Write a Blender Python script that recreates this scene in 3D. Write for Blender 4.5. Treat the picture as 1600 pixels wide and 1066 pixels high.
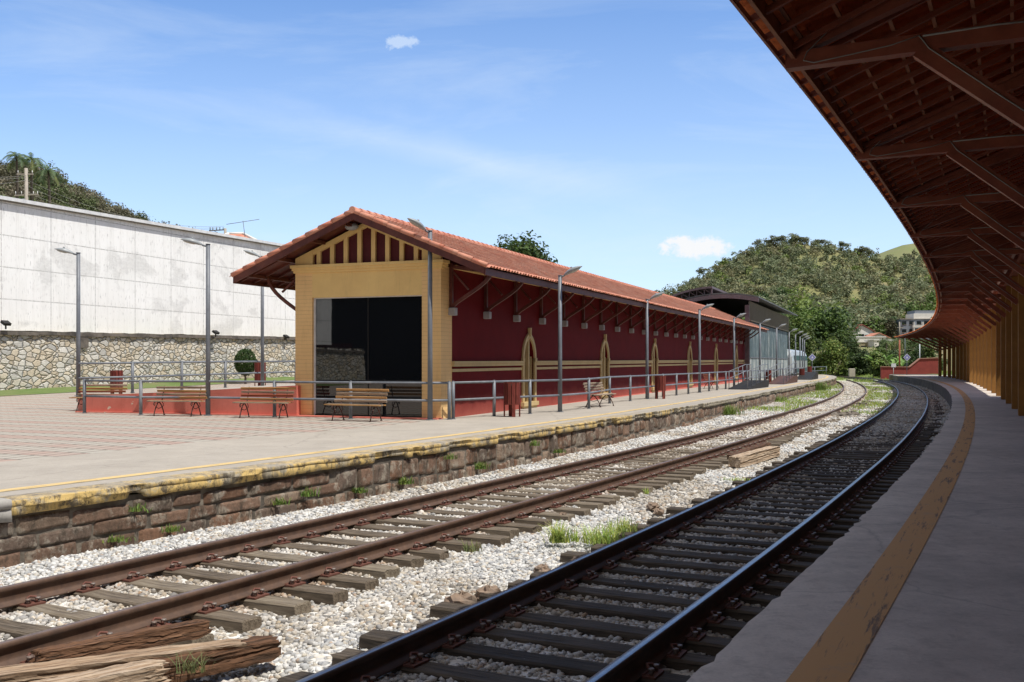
import bpy, math, random
import numpy as np
from mathutils import Matrix, Vector
R = math.radians
for o in list(bpy.data.objects): bpy.data.objects.remove(o)
SC = bpy.context.scene
COL = SC.collection

# ------------------------------------------------------------------ camera
cam = bpy.data.cameras.new('camera'); camo = bpy.data.objects.new('camera', cam); COL.objects.link(camo)
camo.location = (0, 0, 1.5); camo.rotation_euler = (R(90), 0, 0)
cam.sensor_width = 36; cam.lens = 36*1556/1600; cam.shift_y = (566.36-533)/1600
cam.clip_start = .05; cam.clip_end = 5000
SC.camera = camo
SC.render.resolution_x = 1024; SC.render.resolution_y = 682

# ------------------------------------------------------------------ sun and sky
SUNV = Vector((.395, -.290, 1.0)).normalized()
SUN_EL = math.asin(SUNV.z); SUN_AZ = math.atan2(SUNV.x, SUNV.y)
sl = bpy.data.lights.new('sun', 'SUN'); sl.energy = 5.0; sl.angle = R(.53); sl.color = (1, .965, .9)
so = bpy.data.objects.new('sun', sl); COL.objects.link(so); so.location = (0, 0, 60)
so.rotation_euler = SUNV.to_track_quat('Z', 'Y').to_euler()
wd = bpy.data.worlds.new('World'); SC.world = wd; wd.use_nodes = True
nt = wd.node_tree; nt.nodes.clear()
def N(t, typ, **k):
    n = t.nodes.new(typ)
    for a, b in k.items():
        if a.startswith('i_'):
            n.inputs[int(a[2:])].default_value = b
        else: setattr(n, a, b)
    return n
wo = N(nt, 'ShaderNodeOutputWorld'); bg = N(nt, 'ShaderNodeBackground'); bg.inputs[1].default_value = .145
sky = N(nt, 'ShaderNodeTexSky'); sky.sky_type = 'NISHITA'; sky.sun_disc = False
sky.sun_elevation = SUN_EL; sky.sun_rotation = SUN_AZ; sky.altitude = 400; sky.air_density = 1.0; sky.dust_density = .35; sky.ozone_density = 1.8
tc = N(nt, 'ShaderNodeTexCoord')
sep = N(nt, 'ShaderNodeSeparateXYZ'); nt.links.new(tc.outputs['Generated'], sep.inputs[0])
def M(t, op, a, b=None, c=None, clamp=False):
    n = N(t, 'ShaderNodeMath', operation=op); n.use_clamp = clamp
    for i, x in enumerate((a, b, c)):
        if x is None: continue
        if isinstance(x, (int, float)): n.inputs[i].default_value = x
        else: t.links.new(x, n.inputs[i])
    return n.outputs[0]
yy = M(nt, 'MAXIMUM', sep.outputs[1], .05)
px = M(nt, 'DIVIDE', sep.outputs[0], yy); pz = M(nt, 'DIVIDE', sep.outputs[2], yy)
cmb = N(nt, 'ShaderNodeCombineXYZ'); nt.links.new(px, cmb.inputs[0]); nt.links.new(pz, cmb.inputs[1])
def noise(t, vec, sc, det=4, rough=.6, dist=0.):
    n = N(t, 'ShaderNodeTexNoise'); n.inputs['Scale'].default_value = sc; n.inputs['Detail'].default_value = det
    n.inputs['Roughness'].default_value = rough; n.inputs['Distortion'].default_value = dist
    if vec is not None: t.links.new(vec, n.inputs['Vector'])
    return n.outputs[0]
def ramp(t, fac, stops):
    n = N(t, 'ShaderNodeValToRGB'); e = n.color_ramp.elements
    while len(e) < len(stops): e.new(.5)
    for i, (p, c) in enumerate(stops):
        e[i].position = p; e[i].color = (c, c, c, 1) if isinstance(c, (int, float)) else (*c, 1)
    t.links.new(fac, n.inputs[0]); return n.outputs[0]
# high thin streaks
mp = N(nt, 'ShaderNodeMapping'); mp.inputs['Rotation'].default_value = (0, 0, R(12)); mp.inputs['Scale'].default_value = (1.3, 6.5, 1)
nt.links.new(cmb.outputs[0], mp.inputs[0])
c1 = ramp(nt, noise(nt, mp.outputs[0], 1.7, 9, .62, .6), [(.50, 0.), (.80, .30)])
mp2 = N(nt, 'ShaderNodeMapping'); mp2.inputs['Rotation'].default_value = (0, 0, R(12.5)); nt.links.new(cmb.outputs[0], mp2.inputs[0])
s2 = N(nt, 'ShaderNodeSeparateXYZ'); nt.links.new(mp2.outputs[0], s2.inputs[0])
wob = M(nt, 'MULTIPLY', noise(nt, cmb.outputs[0], 9, 5), .025)
line = M(nt, 'ABSOLUTE', M(nt, 'SUBTRACT', M(nt, 'ADD', s2.outputs[1], wob), .203))
c2 = M(nt, 'MULTIPLY', ramp(nt, line, [(0., .62), (.02, 0.)]), ramp(nt, M(nt, 'ABSOLUTE', M(nt, 'ADD', s2.outputs[0], .1)), [(.0, .42), (.24, 0.)]))
# low haze veil
veil = ramp(nt, pz, [(.0, .62), (.13, .42), (.24, .18), (.38, 0.)])
def puff(cx, cy, rx, ry, sc):
    ax = M(nt, 'DIVIDE', M(nt, 'SUBTRACT', px, cx), rx); ay = M(nt, 'DIVIDE', M(nt, 'SUBTRACT', pz, cy), ry)
    r2 = M(nt, 'SQRT', M(nt, 'ADD', M(nt, 'MULTIPLY', ax, ax), M(nt, 'MULTIPLY', ay, ay)))
    v = M(nt, 'SUBTRACT', M(nt, 'ADD', 1.0, M(nt, 'MULTIPLY', M(nt, 'SUBTRACT', noise(nt, cmb.outputs[0], sc, 6, .65), .5), 2.6)), r2)
    return ramp(nt, v, [(.05, 0.), (.50, 1.)])
front = M(nt, 'GREATER_THAN', sep.outputs[1], .06)
p1 = puff(-.112, .321, .019, .0085, 60); p2 = puff(.181, .1145, .038, .0125, 45)
p2b = puff(.170, .121, .017, .010, 50)
tot = M(nt, 'MAXIMUM', M(nt, 'MULTIPLY', p1, .55), M(nt, 'MULTIPLY', M(nt, 'MAXIMUM', p2, p2b), 1.0))
tot = M(nt, 'MAXIMUM', tot, M(nt, 'ADD', M(nt, 'ADD', c1, c2), veil, clamp=True))
tot = M(nt, 'MULTIPLY', tot, front, clamp=True)
mx = N(nt, 'ShaderNodeMix', data_type='RGBA'); nt.links.new(tot, mx.inputs[0]); tn = N(nt, 'ShaderNodeMix', data_type='RGBA', blend_type='MULTIPLY'); tn.inputs[0].default_value = 1; tn.inputs[7].default_value = (.93, 1.13, 1.38, 1); nt.links.new(sky.outputs[0], tn.inputs[6]); nt.links.new(tn.outputs[2], mx.inputs[6])
mx.inputs[7].default_value = (5.6, 6.35, 7.2, 1)
# neutral cloud cover overhead and behind the viewer, added unseen to neutralise fill light
nc = ramp(nt, noise(nt, tc.outputs['Generated'], 2.2, 6, .6), [(.35, .55), (.62, 1.)])
up_ = ramp(nt, sep.outputs[2], [(.52, 0.), (.72, 1.)]); bk = ramp(nt, M(nt, 'ADD', M(nt, 'MULTIPLY', sep.outputs[1], -.5), .5), [(.42, 0.), (.60, 1.)])
mw = N(nt, 'ShaderNodeMix', data_type='RGBA'); nt.links.new(M(nt, 'MULTIPLY', M(nt, 'MAXIMUM', p2, p2b), front), mw.inputs[0]); nt.links.new(mx.outputs[2], mw.inputs[6]); mw.inputs[7].default_value = (6.5, 6.6, 6.75, 1)
mb = N(nt, 'ShaderNodeMix', data_type='RGBA'); nt.links.new(M(nt, 'MULTIPLY', M(nt, 'MAXIMUM', up_, bk), nc), mb.inputs[0]); nt.links.new(mw.outputs[2], mb.inputs[6]); mb.inputs[7].default_value = (2.85, 2.7, 2.55, 1)
nt.links.new(mb.outputs[2], bg.inputs[0]); nt.links.new(bg.outputs[0], wo.inputs[0])
SC.view_settings.view_transform = 'Standard'; SC.view_settings.look = 'None'
SC.view_settings.exposure = 0; SC.view_settings.gamma = 1
SC.render.engine = 'CYCLES'

# ------------------------------------------------------------------ helpers
WM = {}
def link(o): COL.objects.link(o); return o
def tag(o, label=None, cat=None, group=None, kind=None):
    if label: o['label'] = label
    if cat: o['category'] = cat
    if group: o['group'] = group
    if kind: o['kind'] = kind
    return o
def thing(name, label, cat, loc=(0, 0, 0), rz=0, group=None):
    o = link(bpy.data.objects.new(name, None)); o.location = loc; o.rotation_euler = (0, 0, rz)
    o.empty_display_size = .2
    tag(o, label, cat, group); WM[o.name] = Matrix.Translation(loc) @ Matrix.Rotation(rz, 4, 'Z'); return o
def npmesh(name, V, F, mat, parent=None, smooth=False, col=None, mats=None, midx=None, world=False):
    """V (n,3); F (m,k) all same k, or list of index tuples"""
    V = np.asarray(V, float).reshape(-1, 3)
    if parent is not None and world:
        m = np.array(WM[parent.name].inverted()); V = V@m[:3, :3].T+m[:3, 3]
    me = bpy.data.meshes.new(name)
    if isinstance(F, np.ndarray):
        F = np.ascontiguousarray(F, dtype=np.int32); nf, k = F.shape
        me.vertices.add(len(V)); me.vertices.foreach_set('co', V.astype(np.float32).ravel())
        me.loops.add(nf*k); me.loops.foreach_set('vertex_index', F.ravel())
        me.polygons.add(nf); me.polygons.foreach_set('loop_start', np.arange(0, nf*k, k, dtype=np.int32))
        me.polygons.foreach_set('loop_total', np.full(nf, k, dtype=np.int32))
        me.update(calc_edges=True)
    else:
        me.from_pydata([tuple(v) for v in V], [], F)
    for m_ in (mats or [mat]): me.materials.append(m_)
    if midx is not None: me.polygons.foreach_set('material_index', np.asarray(midx, dtype=np.int32))
    if smooth: me.polygons.foreach_set('use_smooth', np.ones(len(me.polygons), dtype=bool))
    if col is not None:
        at = me.color_attributes.new('tint', 'FLOAT_COLOR', 'POINT')
        c = np.ones((len(V), 4), np.float32); c[:, :3] = col; at.data.foreach_set('color', c.ravel())
    me.update()
    o = link(bpy.data.objects.new(name, me))
    if parent is not None:
        o.parent = parent; WM[o.name] = WM[parent.name]
    else: WM[o.name] = Matrix.Identity(4)
    return o

class MB:
    def __init__(s): s.v = []; s.f = []; s.m = []; s.sm = []; s.mi = 0; s.smo = False
    def add(s, V, F):
        b = len(s.v); s.v += [tuple(x) for x in V]
        for f in F: s.f.append(tuple(i+b for i in f)); s.m.append(s.mi); s.sm.append(s.smo)
    def box(s, x0, x1, y0, y1, z0, z1, bev=0):
        if bev:
            b = bev
            V = []
            for z, i in ((z0, b), (z0+b, 0), (z1-b, 0), (z1, b)):
                for k in (0, 1):
                    pass
                V += [(x0+i, y0+i, z), (x1-i, y0+i, z), (x1-i, y1-i, z), (x0+i, y1-i, z)]
            F = [(3, 2, 1, 0), (12, 13, 14, 15)]
            for l in range(3):
                for k in range(4): F.append((l*4+k, l*4+(k+1) % 4, l*4+4+(k+1) % 4, l*4+4+k))
            s.add(V, F); return s
        V = [(x, y, z) for z in (z0, z1) for x, y in ((x0, y0), (x1, y0), (x1, y1), (x0, y1))]
        s.add(V, [(3, 2, 1, 0), (4, 5, 6, 7), (0, 1, 5, 4), (1, 2, 6, 5), (2, 3, 7, 6), (3, 0, 4, 7)]); return s
    def beam(s, p, q, w, h, up=(0, 0, 1)):
        """rectangular bar from p to q, width w (sideways), height h (along up)"""
        p = Vector(p); q = Vector(q); d = (q-p).normalized(); u = Vector(up)
        sd = d.cross(u); 
        if sd.length < 1e-4: sd = d.cross(Vector((1, 0, 0)))
        sd.normalize(); u = sd.cross(d).normalized()
        V = []
        for c in (p, q):
            for a, b in ((-1, -1), (1, -1), (1, 1), (-1, 1)): V.append(c+sd*(a*w/2)+u*(b*h/2))
        s.add(V, [(0, 1, 2, 3), (7, 6, 5, 4), (0, 4, 5, 1), (1, 5, 6, 2), (2, 6, 7, 3), (3, 7, 4, 0)]); return s
    def tube(s, pts, r, n=10, cap=True):
        pts = [Vector(p) for p in pts]; rs = r if isinstance(r, (list, tuple)) else [r]*len(pts)
        V = []; ref = None
        for i, p in enumerate(pts):
            d = (pts[min(i+1, len(pts)-1)]-pts[max(i-1, 0)]).normalized()
            if ref is None: ref = Vector((0, 0, 1)) if abs(d.z) < .9 else Vector((1, 0, 0))
            a = d.cross(ref).normalized(); b = a.cross(d).normalized(); ref = b
            for k in range(n):
                t = 2*math.pi*k/n; V.append(p+a*(rs[i]*math.cos(t))+b*(rs[i]*math.sin(t)))
        F = []
        for i in range(len(pts)-1):
            for k in range(n): F.append((i*n+k, i*n+(k+1) % n, (i+1)*n+(k+1) % n, (i+1)*n+k))
        sm = s.smo; s.smo = True; b0 = len(s.v); s.add(V, F); s.smo = sm
        if cap:
            for F1 in (tuple(range(n-1, -1, -1)), tuple(range((len(pts)-1)*n, len(pts)*n))):
                s.f.append(tuple(i+b0 for i in F1)); s.m.append(s.mi); s.sm.append(False)
        return s
    def prism(s, poly, f0, f1):
        """poly list of 2-tuples; f0, f1 map (a,b)->3d for the two ends"""
        n = len(poly); V = [f0(*p) for p in poly]+[f1(*p) for p in poly]
        s.add(V, [tuple(range(n-1, -1, -1)), tuple(range(n, 2*n))]+[(i, (i+1) % n, n+(i+1) % n, n+i) for i in range(n)]); return s
    def ell(s, c, r, nu=16, nv=10, rot=None, jit=0, rng=None):
        V = []; F = []
        for j in range(nv+1):
            ph = math.pi*j/nv
            for i in range(nu):
                t = 2*math.pi*i/nu; k = 1+(rng.uniform(-jit, jit) if rng else 0)
                v = Vector((r[0]*math.sin(ph)*math.cos(t)*k, r[1]*math.sin(ph)*math.sin(t)*k, r[2]*math.cos(ph)*k))
                if rot is not None: v = rot@v
                V.append(Vector(c)+v)
        for j in range(nv):
            for i in range(nu): F.append((j*nu+i, (j+1)*nu+i, (j+1)*nu+(i+1) % nu, j*nu+(i+1) % nu))
        sm = s.smo; s.smo = True; s.add(V, F); s.smo = sm; return s
    def shear(s, g):
        s.v = [(x, y, z+g*x) for x, y, z in s.v]; return s
    def build(s, name, mat, parent=None, world=False, mats=None):
        o = npmesh(name, s.v, s.f, mat, parent, mats=mats, midx=s.m, world=world)
        o.data.polygons.foreach_set('use_smooth', np.array(s.sm, dtype=bool)); return o

def dup_tree(o, parent=None):
    c = link(o.copy())
    if parent is not None: c.parent = parent
    for ch in [x for x in bpy.data.objects if x.parent == o]: dup_tree(ch, c)
    return c

# ------------------------------------------------------------------ materials
def newmat(name):
    m = bpy.data.materials.new(name); m.use_nodes = True; t = m.node_tree
    b = t.nodes['Principled BSDF']; return m, t, b
def coord(t, scale=(1, 1, 1), rot=0, kind='Object'):
    c = N(t, 'ShaderNodeTexCoord'); mp = N(t, 'ShaderNodeMapping')
    mp.inputs['Scale'].default_value = scale; mp.inputs['Rotation'].default_value = (0, 0, rot)
    t.links.new(c.outputs[kind], mp.inputs[0]); return mp.outputs[0]
def coord2(t, rot, scale):
    c = N(t, 'ShaderNodeTexCoord'); a = N(t, 'ShaderNodeMapping'); a.inputs['Rotation'].default_value = (0, 0, rot); t.links.new(c.outputs['Object'], a.inputs[0])
    m = N(t, 'ShaderNodeMapping'); m.inputs['Scale'].default_value = scale; t.links.new(a.outputs[0], m.inputs[0]); return m.outputs[0]
def mixc(t, f, a, b, mode='MIX'):
    n = N(t, 'ShaderNodeMix', data_type='RGBA', blend_type=mode)
    for i, x in ((0, f), (6, a), (7, b)):
        if isinstance(x, (int, float)): n.inputs[i].default_value = x
        elif isinstance(x, tuple): n.inputs[i].default_value = (*x[:3], 1)
        else: t.links.new(x, n.inputs[i])
    return n.outputs[2]
def bump(t, b, h, st, dist=.02):
    n = N(t, 'ShaderNodeBump'); n.inputs['Strength'].default_value = st; n.inputs['Distance'].default_value = dist
    t.links.new(h, n.inputs['Height']); t.links.new(n.outputs[0], b.inputs['Normal']); return n
def pm(name, c1, c2=None, sc=3, rough=.8, bmp=.3, bsc=None, stretch=(1, 1, 1), c3=None, s3=.6, metal=0, spec=.4, dist=.01, lo=.35, hi=.65):
    m, t, b = newmat(name); v = coord(t, stretch)
    c2 = c2 or tuple(x*.8 for x in c1)
    c = mixc(t, ramp(t, noise(t, v, sc, 8, .65), [(lo, 0.), (hi, 1.)]), c1, c2)
    if c3: c = mixc(t, ramp(t, noise(t, v, s3, 6, .7), [(.5, 0.), (.68, 1.)]), c, c3)
    t.links.new(c, b.inputs['Base Color']); b.inputs['Roughness'].default_value = rough
    b.inputs['Metallic'].default_value = metal; b.inputs['Specular IOR Level'].default_value = spec
    if bmp: bump(t, b, noise(t, v, bsc or sc*6, 6, .7), bmp, dist)
    return m

# ------------------------------------------------------------------ plan curves (metres; s along, off to the left)
TH = R(25)
class Curve:
    def __init__(s, c, s0, s1): s.c = np.array(c); s.d = np.polyder(s.c); s.s0 = s0; s.s1 = s1
    def n(s, t):
        q = np.clip(t, s.s0, s.s1); dn = np.polyval(s.d, q/100)/100
        return np.polyval(s.c, q/100)+dn*(t-q), dn
    def __call__(s, t, off=0.):
        t = np.asarray(t, float); n, dn = s.n(t); L = np.sqrt(1+dn*dn)
        s2 = t-off*dn/L; n2 = n+off/L
        return s2*math.sin(TH)-n2*math.cos(TH), s2*math.cos(TH)+n2*math.sin(TH)
    def pt(s, t, off=0., z=0.):
        x, y = s(t, off); return Vector((float(x), float(y), z))
    def head(s, t):          # rotation about z that maps +y to the track direction
        dn = float(s.n(np.asarray(float(t)))[1]); return -(TH-math.atan(dn))
CR = Curve([2.842, -5.187, 11.369, -5.568, 3.273], 3, 170)      # right track centre
CL = Curve([-4.192, 9.983, 3.581, -5.754, 7.342], 6, 122)       # left track centre
CE = Curve([21.746, -53.036, 48.439, -15.213, 10.393], 8, 127)  # left platform edge
ZR = -.488                                                      # rail top
rng = np.random.default_rng(7); rnd = random.Random(11)
def ground(u, v, z=0.):       # where the sight line through a picture point meets height z
    D = 1556*(1.5-z)/(v-566.36); return Vector(((u-800)*D/1556, D, z))
def atd(u, D, z=0.): return Vector(((u-800)*D/1556, D, z))
def zat(v, D): return 1.5+(566.36-v)*D/1556

def vnoise(x, y, seed=0):     # cheap smooth value noise
    xi = np.floor(x).astype(int); yi = np.floor(y).astype(int); fx = x-xi; fy = y-yi
    fx = fx*fx*(3-2*fx); fy = fy*fy*(3-2*fy)
    def h(a, b):
        n = (a*374761393+b*668265263+seed*1274126177) & 0x7fffffff
        n = ((n ^ (n >> 13))*1274126177) & 0x7fffffff
        return ((n ^ (n >> 16)) & 0xffff)/65535.
    return (h(xi, yi)*(1-fx)+h(xi+1, yi)*fx)*(1-fy)+(h(xi, yi+1)*(1-fx)+h(xi+1, yi+1)*fx)*fy
def fbm(x, y, o=4, seed=0):
    r = 0; a = .5
    for k in range(o): r = r+a*vnoise(x, y, seed+k); x = x*2.03+7; y = y*2.03+3; a *= .5
    return r/(1-.5**o)

def gridmesh(name, X, Y, Z, mat, parent=None, col=None, smooth=True, world=False):
    ny, nx = X.shape; V = np.stack([X, Y, Z], -1).reshape(-1, 3)
    i = np.arange(ny*nx).reshape(ny, nx)
    F = np.stack([i[:-1, :-1], i[:-1, 1:], i[1:, 1:], i[1:, :-1]], -1).reshape(-1, 4)
    return npmesh(name, V, F, mat, parent, smooth=smooth, col=col, world=world)
def strip(name, C, ss, offs, zs, mat, parent=None, smooth=False, zfun=None):
    """surface swept along curve C with a cross-section of (off, z) points"""
    S, O = np.meshgrid(ss, offs, indexing='ij'); X, Y = C(S, O)
    Z = np.broadcast_to(np.array(zs, float), S.shape).copy()
    if zfun is not None: Z = zfun(S, O, X, Y, Z)
    return gridmesh(name, X, Y, Z, mat, parent, smooth=smooth, world=parent is not None)

# ------------------------------------------------------------------ materials
def stonemat(name, cols, sc, rough=.85, grass=False):
    m, t, b = newmat(name); v = coord(t)
    vo = N(t, 'ShaderNodeTexVoronoi'); vo.inputs['Scale'].default_value = sc; t.links.new(v, vo.inputs['Vector'])
    s = N(t, 'ShaderNodeSeparateColor'); t.links.new(vo.outputs['Color'], s.inputs[0])
    c = ramp(t, s.outputs[0], cols)
    gap = ramp(t, vo.outputs['Distance'], [(.5, 1.), (.9, .7)])
    c = mixc(t, 1., c, gap, 'MULTIPLY')
    big = noise(t, v, .7, 5, .65); c = mixc(t, ramp(t, big, [(.5, 0.), (.7, .25)]), c, (.50, .46, .38))
    if grass:
        sx = N(t, 'ShaderNodeSeparateXYZ'); t.links.new(v, sx.inputs[0])
        far = M(t, 'MULTIPLY', M(t, 'SUBTRACT', sx.outputs[1], 44.), .06, clamp=True)
        g = ramp(t, M(t, 'MULTIPLY', noise(t, v, .55, 8, .7), far), [(.40, 0.), (.52, 1.)])
        gc = mixc(t, noise(t, v, 5, 4), (.22, .29, .07), (.36, .38, .15)); c = mixc(t, g, c, gc)
    t.links.new(c, b.inputs['Base Color']); b.inputs['Roughness'].default_value = rough
    inv = M(t, 'SUBTRACT', 1., vo.outputs['Distance']); bump(t, b, inv, .35, .012); return m
mBallast = stonemat('ballast_stone_bed', [(0., (.50, .485, .46)), (.35, (.64, .62, .58)), (.7, (.74, .72, .68)), (1., (.66, .59, .49))], 19, grass=True)
def tintmat(name, rough=.8, nz=.25, sc=30, bm=.4, trans=0, spec=.3):
    m, t, b = newmat(name); a = N(t, 'ShaderNodeAttribute'); a.attribute_name = 'tint'
    v = coord(t); k = ramp(t, noise(t, v, sc, 5, .7), [(.25, 1-nz), (.75, 1+nz)])
    c = mixc(t, 1., a.outputs['Color'], k, 'MULTIPLY'); t.links.new(c, b.inputs['Base Color'])
    b.inputs['Roughness'].default_value = rough; b.inputs['Specular IOR Level'].default_value = spec
    if bm: bump(t, b, noise(t, v, sc*2, 5, .7), bm, .01)
    if trans:
        tr = N(t, 'ShaderNodeBsdfTranslucent'); t.links.new(c, tr.inputs[0]); ms = N(t, 'ShaderNodeMixShader')
        ms.inputs[0].default_value = trans; o = t.nodes['Material Output']
        t.links.new(b.outputs[0], ms.inputs[1]); t.links.new(tr.outputs[0], ms.inputs[2]); t.links.new(ms.outputs[0], o.inputs[0])
    return m
mStone = tintmat('loose_ballast_stones', .85, .2, 60, .3)
mLeaf = tintmat('foliage', .6, .15, .6, 0, .3, .35)
def blockmat():
    m, t, b = newmat('platform_wall_blocks'); a = N(t, 'ShaderNodeAttribute'); a.attribute_name = 'tint'; v = coord(t)
    c = mixc(t, 1., a.outputs['Color'], ramp(t, noise(t, v, 22, 9, .8), [(.3, .55), (.7, 1.35)]), 'MULTIPLY')
    c = mixc(t, ramp(t, noise(t, v, 3.1, 9, .78), [(.50, 0.), (.58, .8)]), c, (.40, .35, .28))
    c = mixc(t, ramp(t, noise(t, coord(t, (1.6, 1.6, .9)), 2.3, 9, .8), [(.49, 0.), (.60, .85)]), c, (.075, .06, .045))
    t.links.new(c, b.inputs['Base Color']); b.inputs['Roughness'].default_value = .92; b.inputs['Specular IOR Level'].default_value = .2
    bump(t, b, noise(t, v, 28, 8, .8), 1., .03); return m
mBlock = blockmat()
mGrass = tintmat('grass_blades', .6, .2, 3, 0, .35)
def concrete(name, c1, c2, dark, blot=.5, sc=1.2, rough=.85, cracks=True):
    m, t, b = newmat(name); v = coord(t)
    c = mixc(t, ramp(t, noise(t, v, sc, 9, .7), [(.3, 0.), (.7, 1.)]), c1, c2)
    c = mixc(t, ramp(t, noise(t, v, .45, 7, .75), [(.46, 0.), (.72, blot)]), c, dark)
    c = mixc(t, ramp(t, noise(t, v, 5.5, 8, .8), [(.50, 0.), (.70, blot*.85)]), c, dark)
    c = mixc(t, ramp(t, noise(t, v, 45, 3, .7), [(.3, .35), (.55, 0.)]), c, tuple(x*.55 for x in c1))
    if cracks:
        vo = N(t, 'ShaderNodeTexVoronoi', feature='DISTANCE_TO_EDGE'); vo.inputs['Scale'].default_value = .35
        w = N(t, 'ShaderNodeMix', data_type='VECTOR'); w.inputs[0].default_value = .25
        nn = N(t, 'ShaderNodeTexNoise'); nn.inputs['Scale'].default_value = 2; t.links.new(v, nn.inputs['Vector'])
        t.links.new(v, w.inputs[4]); t.links.new(nn.outputs[1], w.inputs[5]); t.links.new(w.outputs[1], vo.inputs['Vector'])
        c = mixc(t, ramp(t, vo.outputs[0], [(.0, .28), (.005, 0.)]), c, (.08, .075, .07))
    t.links.new(c, b.inputs['Base Color']); b.inputs['Roughness'].default_value = rough
    b.inputs['Specular IOR Level'].default_value = .3
    bump(t, b, noise(t, v, 60, 6, .75), .35, .006); return m
mConc = concrete('platform_concrete', (.45, .405, .345), (.37, .33, .28), (.29, .26, .22), .6)
mConcR = concrete('shaded_platform_concrete', (.72, .64, .55), (.58, .51, .44), (.32, .28, .24), .8, 1.6)
def pavermat():
    m, t, b = newmat('plaza_pavers'); v = coord(t, rot=R(23))
    br = N(t, 'ShaderNodeTexBrick'); t.links.new(v, br.inputs['Vector']); br.offset = .5; br.squash = 1
    br.inputs['Scale'].default_value = 1; br.inputs['Brick Width'].default_value = .30; br.inputs['Row Height'].default_value = .62
    br.inputs['Mortar Size'].default_value = .028; br.inputs['Mortar Smooth'].default_value = .1; br.inputs['Bias'].default_value = 0
    br.inputs['Color1'].default_value = (0, 0, 0, 1); br.inputs['Color2'].default_value = (1, 1, 1, 1); br.inputs['Mortar'].default_value = (.5, .5, .5, 1)
    s = N(t, 'ShaderNodeSeparateXYZ'); t.links.new(v, s.inputs[0])
    row = M(t, 'FLOOR', M(t, 'DIVIDE', s.outputs[1], .62))
    rc = N(t, 'ShaderNodeCombineXYZ'); t.links.new(row, rc.inputs[0]); wn = N(t, 'ShaderNodeTexWhiteNoise'); t.links.new(rc.outputs[0], wn.inputs[0])
    alt = M(t, 'MODULO', M(t, 'ABSOLUTE', row), 2.)
    red = M(t, 'ADD', M(t, 'MULTIPLY', alt, .55), M(t, 'MULTIPLY', wn.outputs[0], .35))
    bs = N(t, 'ShaderNodeSeparateColor'); t.links.new(br.outputs[0], bs.inputs[0])
    red = M(t, 'ADD', red, M(t, 'MULTIPLY', M(t, 'SUBTRACT', bs.outputs[0], .5), .25))
    c = mixc(t, ramp(t, red, [(.3, 0.), (.75, 1.)]), (.42, .385, .33), (.42, .30, .25))
    c = mixc(t, ramp(t, noise(t, v, .6, 8, .7), [(.45, 0.), (.75, .6)]), c, (.45, .40, .34))
    c = mixc(t, ramp(t, noise(t, v, 22, 5, .7), [(.3, .3), (.6, 0.)]), c, (.16, .14, .12))
    c = mixc(t, M(t, 'MULTIPLY', br.outputs['Fac'], .7), c, (.08, .07, .055))
    t.links.new(c, b.inputs['Base Color']); b.inputs['Roughness'].default_value = .88; b.inputs['Specular IOR Level'].default_value = .25
    h = M(t, 'ADD', M(t, 'MULTIPLY', M(t, 'SUBTRACT', 1., br.outputs['Fac']), 1.), M(t, 'MULTIPLY', noise(t, v, 40, 4), .2))
    bump(t, b, h, .6, .01); return m
mPaver = pavermat()
def curbmat():
    m, t, b = newmat('worn_yellow_curb'); v = coord(t); n1 = noise(t, v, 2.2, 9, .75)
    sx = N(t, 'ShaderNodeSeparateXYZ'); t.links.new(v, sx.inputs[0])
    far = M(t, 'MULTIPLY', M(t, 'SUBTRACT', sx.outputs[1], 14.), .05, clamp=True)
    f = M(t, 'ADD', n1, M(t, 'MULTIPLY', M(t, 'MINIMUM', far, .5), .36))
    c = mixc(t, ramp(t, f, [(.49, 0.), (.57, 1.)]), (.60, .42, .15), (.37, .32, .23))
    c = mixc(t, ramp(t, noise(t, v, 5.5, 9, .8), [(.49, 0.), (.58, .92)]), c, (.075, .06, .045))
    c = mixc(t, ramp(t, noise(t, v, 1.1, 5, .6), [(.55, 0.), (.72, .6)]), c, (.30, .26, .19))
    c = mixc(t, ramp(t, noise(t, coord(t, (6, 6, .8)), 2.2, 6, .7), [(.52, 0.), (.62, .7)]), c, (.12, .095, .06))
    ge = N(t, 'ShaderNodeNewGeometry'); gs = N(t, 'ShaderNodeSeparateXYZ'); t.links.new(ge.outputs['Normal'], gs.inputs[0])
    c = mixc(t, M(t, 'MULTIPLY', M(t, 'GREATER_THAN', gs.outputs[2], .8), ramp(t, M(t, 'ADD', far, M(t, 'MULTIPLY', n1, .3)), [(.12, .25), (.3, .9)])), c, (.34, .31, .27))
    t.links.new(c, b.inputs['Base Color']); b.inputs['Roughness'].default_value = .85
    bump(t, b, noise(t, v, 25, 7, .75), .7, .02); return m
mCurb = curbmat()
def linepaint(name, c1, base, wear=(.55, .66)):
    m, t, b = newmat(name); v = coord(t)
    c = mixc(t, ramp(t, noise(t, v, 3, 9, .75), [(wear[0], 0.), (wear[1], .8)]), c1, base)
    c = mixc(t, ramp(t, noise(t, coord2(t, R(25.5), (5, .35, 1)), 3, 6, .7), [(.55, 0.), (.62, .75)]), c, (.07, .06, .05))
    t.links.new(c, b.inputs['Base Color']); b.inputs['Roughness'].default_value = .75; bump(t, b, noise(t, v, 50, 5), .2, .004); return m
mYellow = linepaint('yellow_line_paint', (.64, .46, .20), (.46, .38, .25), (.55, .7))
mOrange = linepaint('ochre_line_paint', (.60, .32, .10), (.40, .29, .19), (.56, .75))
mMortar = pm('grey_mortar', (.24, .205, .16), (.09, .075, .06), 3, .95, .9, dist=.03, c3=(.06, .05, .04))
mEarth = pm('soil_and_dry_grass', (.13, .12, .05), (.09, .13, .03), .6, .95, .4, c3=(.17, .13, .08), s3=.12)
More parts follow.
